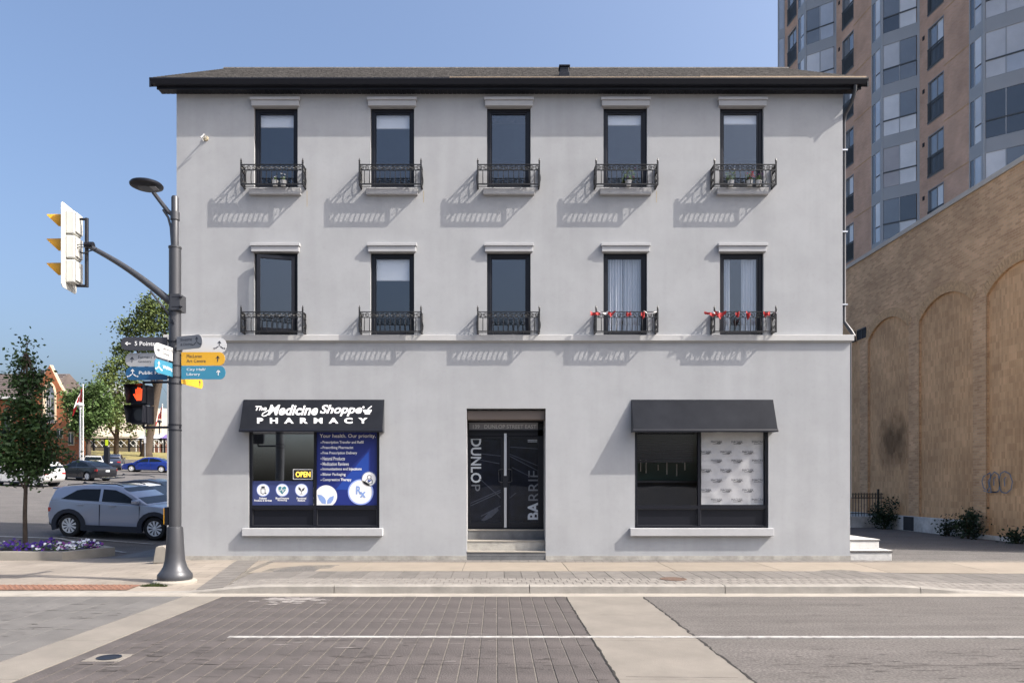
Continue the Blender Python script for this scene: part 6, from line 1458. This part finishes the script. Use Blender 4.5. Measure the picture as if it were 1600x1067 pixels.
# long pavilion with tan roof, fence, tents
VY = 108; VB = thing('park_pavilion', 'long low pavilion with broad tan roof beyond the park trees', 'building', (PX(200, VY), VY, gpx(200, VY)))
v0, v1 = PX(120, VY), PX(330, VY)
MB().box(v0, v1, VY + 1, VY + 14, gpx(200, VY) - 1, PZ(684, VY)).build('wall', 'stone_trim', VB)
MB().prism([(VY - 0.5, PZ(685, VY)), (VY - 0.5, PZ(682, VY)), (VY + 7, CAMH + (CY - 638)*(VY + 7)/FPX), (VY + 15, PZ(682, VY))], lambda a, b: (v0 - 1, a, b), lambda a, b: (v1, a, b)).build('roof', 'roof_tan', VB)
for i in range(9): wv = MB().box(v0 + 1 + i*2.1, v0 + 2.2 + i*2.1, VY + 0.9, VY + 0.999, PZ(697, VY), PZ(688, VY)).build('window', 'pane_dark', VB)
for k, (x_, w_, m_, lab) in enumerate(((232, 14, 'tent_white', 'white peaked market tent behind the leaning tree trunk'), (248, 12, 'tent_white', 'pale market tent next to the purple tent'), (262, 9, 'tent_purple', 'purple market tent at the pole'))):
    TY = 100; p = thing('market_tent', lab, 'tent', (PX(x_, TY), TY, gpx(x_, TY)), 0, 'market tents'); w2_ = w_*TY/FPX; c = Vector((PX(x_, TY), TY, 0)); ze, zp_ = PZ(686, TY), PZ(676, TY)
    MB().add([(c.x - w2_, TY - 1, ze), (c.x + w2_, TY - 1, ze), (c.x + w2_, TY + 1.5, ze), (c.x - w2_, TY + 1.5, ze), (c.x, TY + 0.3, zp_), (c.x - w2_, TY - 1, ze - 0.2), (c.x + w2_, TY - 1, ze - 0.2)], [(0, 1, 4), (1, 2, 4), (2, 3, 4), (3, 0, 4), (0, 1, 6, 5)]).build('canopy', m_, p, fix=False)
    for sx in (-1, 1): MB().box(c.x + sx*w2_ - 0.04, c.x + sx*w2_ + 0.04, TY - 1.0, TY - 0.92, gpx(x_, TY) - 0.2, ze).build('post', 'off_white', p)
    MB().box(c.x - w2_*0.8, c.x + w2_*0.8, TY - 0.6, TY + 0.6, gpx(x_, TY), PZ(692, TY)).build('stall_table', 'shop_stall', p)
NY = 96; p = thing('park_fence', 'dark post and lattice fence along the back of the park lawn', 'fence', (PX(190, NY), NY, gpx(190, NY)))
nx0, nx1 = PX(128, NY), PX(275, NY); ztf, zbf = PZ(684.5, NY), PZ(699, NY)
mb = MB(); mb.box(nx0, nx1, NY, NY + 0.1, ztf - 0.15, ztf); mb.box(nx0, nx1, NY, NY + 0.08, zbf, zbf + 0.1); mb.build('rail', 'black_metal', p)
for i in range(9): x_ = nx0 + (nx1 - nx0)*i/8; MB().box(x_ - 0.1, x_ + 0.1, NY - 0.05, NY + 0.15, gz(x_, NY) - 0.2, ztf).build('post', 'black_metal', p)
mb = MB(); i = 0; x_ = nx0; hgt = ztf - zbf
while x_ < nx1 - hgt:
    mb.tube([(x_, NY + 0.05, zbf), (x_ + hgt, NY + 0.05, ztf)], 0.03, 4); mb.tube([(x_ + hgt, NY + 0.05, zbf), (x_, NY + 0.05, ztf)], 0.03, 4); x_ += hgt/1.5
stuff(mb.build('lattice', 'off_white', p))
# flagpoles, lamps, small signs
def flagpole(x, Y, ytop, lab, s, seed):
    g = gpx(x, Y); X = PX(x, Y); zt = PZ(ytop, Y); p = thing('flagpole', lab, 'flagpole', (X, Y, g), 0, 'flagpoles'); r = 0.055*s
    MB().tube([(X, Y, g - 0.2), (X, Y, zt)], [r*1.2, r*0.7], 10).build('pole', 'white_paint', p, smooth_=True); MB().lathe((X, Y, zt), [(0.0, -0.05), (0.09*s, 0.03), (0.0, 0.12)], 8).build('finial', 'white_paint', p)
    fl = thing('flag', 'limp red and white flag on the ' + ('tall white pole by the orange hall' if s == 1 else 'distant pole behind the pedestrian signal'), 'flag', (X - 0.1, Y, zt - 1.5*s), 0, 'flags')
    rnd = random.Random(seed)
    for j, m_ in enumerate(('flag_red', 'bunting_white', 'flag_red')):
        mb = MB(); vs = []; n = 10
        for i in range(n + 1):
            t = i/n
            for e in (0, 1):
                u = (j + e)/3; drop = u*u*1.9*s + 0.15*math.sin(u*6 + t*3)*s; out = (u*1.25 - 0.25*u*u)*s
                vs.append((X - 0.06 - out*(0.35 + 0.65*t), Y - 0.16*math.sin(u*9 + t*2)*s, zt - 0.2*s - drop*0.75 - t*1.5*s*(1 - 0.25*u)))
        mb.add(vs, [(2*i, 2*i+1, 2*i+3, 2*i+2) for i in range(n)]); mb.build('flag_panel', m_, fl, smooth_='all', fix=False)
flagpole(129.8, 66, 602, 'tall white flagpole beside the orange brick hall', 1.0, 1)
flagpole(253.8, 105, 632, 'distant white flagpole seen between the pedestrian signal and the pole', 1.25, 2)
def lamp(x, Y, ytop, lab, m_, white):
    g = gpx(x, Y); X = PX(x, Y); zt = PZ(ytop, Y); p = thing('park_lamp', lab, 'street light', (X, Y, g)); MB().tube([(X, Y, g - 0.2), (X, Y, zt - 0.4)], [0.12, 0.08], 10).build('post', m_, p, smooth_=True)
    MB().lathe((X, Y, zt), [(0.10, -0.55), (0.14, -0.3), (0.30, -0.22), (0.32, -0.15), (0.2, 0.05), (0.0, 0.12)], 14).build('lamp_shade', 'white_paint' if white else 'black_metal', p, smooth_=True); MB().lathe((X, Y, zt), [(0.0, -0.6), (0.09, -0.56), (0.13, -0.3)], 12).build('globe', 'lamp_clear', p)
lamp(125.5, 66, 630, 'grey park lamp with white domed shade beside the flagpole', 'aluminium', True)
lamp(249.3, 100, 657, 'small dark park lamp far behind beside the distant flagpole', 'black_metal', False)
Y = 66; X = PX(167, Y); g = gpx(167, Y); p = thing('meter_post', 'black parking meter post topped by a lime green sign', 'sign', (X, Y, g))
MB().box(X - 0.22, X + 0.22, Y - 0.15, Y + 0.15, g, PZ(699, Y)).build('meter', 'black_metal', p, bevel=0.03); MB().tube([(X, Y, g), (X, Y, PZ(688, Y))], 0.04, 8).build('post', 'black_metal', p); MB().box(X - 0.13, X + 0.13, Y - 0.04, Y - 0.02, PZ(696, Y), PZ(687, Y)).build('sign_panel', 'sign_lime', p)
Y = 74; X = PX(226.5, Y); g = gpx(226.5, Y); p = thing('sign_post', 'small white street sign on a thin post at the park wall', 'sign', (X, Y, g)); MB().tube([(X, Y, g), (X, Y, PZ(664, Y))], 0.04, 8).build('post', 'aluminium', p); MB().box(X - 0.09, X + 0.12, Y - 0.05, Y - 0.03, PZ(692, Y), PZ(682, Y)).build('sign_panel', 'white_paint', p)
# shrubs against the brick hall
def shrub(label, X, Y, r, h, n, seed):
    p = thing('shrub', label, 'plant', (X, Y, gz(X, Y)), 0, 'weedy shrubs by the brick wall'); b = [(X + dx*r, Y + dy*r, gz(X, Y) + h*(0.35 + 0.3*k), r*(0.75 - 0.15*k)) for k, (dx, dy) in enumerate(((0, 0), (-.3, .2), (.3, -.1)))]
    leaves(b, n, 0.11, seed).build('foliage', 'leaf_d', p, fix=False); mb = MB()
    for k in range(5): a = k*1.3; mb.tube([(X, Y, gz(X, Y) - 0.05), (X + r*0.5*math.cos(a), Y + r*0.5*math.sin(a), gz(X, Y) + h*0.8)], [0.02, 0.006], 5)
    mb.build('stems', 'bark', p)
shrub('dark round shrub at the end of the iron fence', PX(1382, 27.3), 27.3, 0.45, 0.9, 1300, 1)
shrub('tall weedy shrub growing beside the basement opening in the brick wall', 14.55, 22.4, 0.32, 0.7, 800, 2)
shrub('small shrub between two basement openings at the brick wall', 14.7, 23.6, 0.2, 0.4, 350, 3)
shrub('low weeds at the foot of the brick wall towards the street', 14.75, 20.6, 0.18, 0.3, 300, 4)
shrub('tiny weed tuft at the brick wall foot nearest the street', 14.7, 19.6, 0.2, 0.3, 250, 5)
shrub('dense shrub behind the bars of the iron fence', 10.6, 29.1, 0.7, 1.1, 1300, 6)
shrub('second dense shrub behind the iron fence near its post', 12.6, 29.0, 0.6, 0.95, 1100, 7)

# ------------------------------------------------------------------ trees on the other side of the street (seen mirrored in the shop glass)
src = [o for o in bpy.data.objects if o.name.startswith('park_tree') and o.type == 'EMPTY'][2]
for i, (X, Y, k) in enumerate(((-3, -42, 0.75), (4, -46, 0.9), (10, -40, 0.8), (16, -44, 1.0), (23, -41, 0.85), (30, -45, 1.0), (-30, -60, 0.5))):
    r = src.copy(); COL.objects.link(r); r.location = (X, Y, ROADZ); r.scale = (k, k, k); r.rotation_euler = (0, 0, i*1.1)
    r['label'] = 'tree across the street, seen only as a reflection in the shop glass'; r['group'] = 'trees across the street'
    for ch in src.children: c = ch.copy(); COL.objects.link(c); c.parent = r
for X, Y, h in ((-18.2, -42, 4.6), (-13.6, -44, 4.0)):
    blb = [(0, 0, h*t, 0.95*(1 - t)*h*0.24 + 0.08) for t in frange(0.12, 0.97, 14)]
    tree('conifer', 'conifer across the street, seen only as a reflection in the pharmacy window', (X, Y, ROADZ), blb, 2600, 0.16, 'leaf_d', [[(0, 0, 0, 0.09), (0, 0, h, 0.02)]], int(h*10), 'conifers across the street')
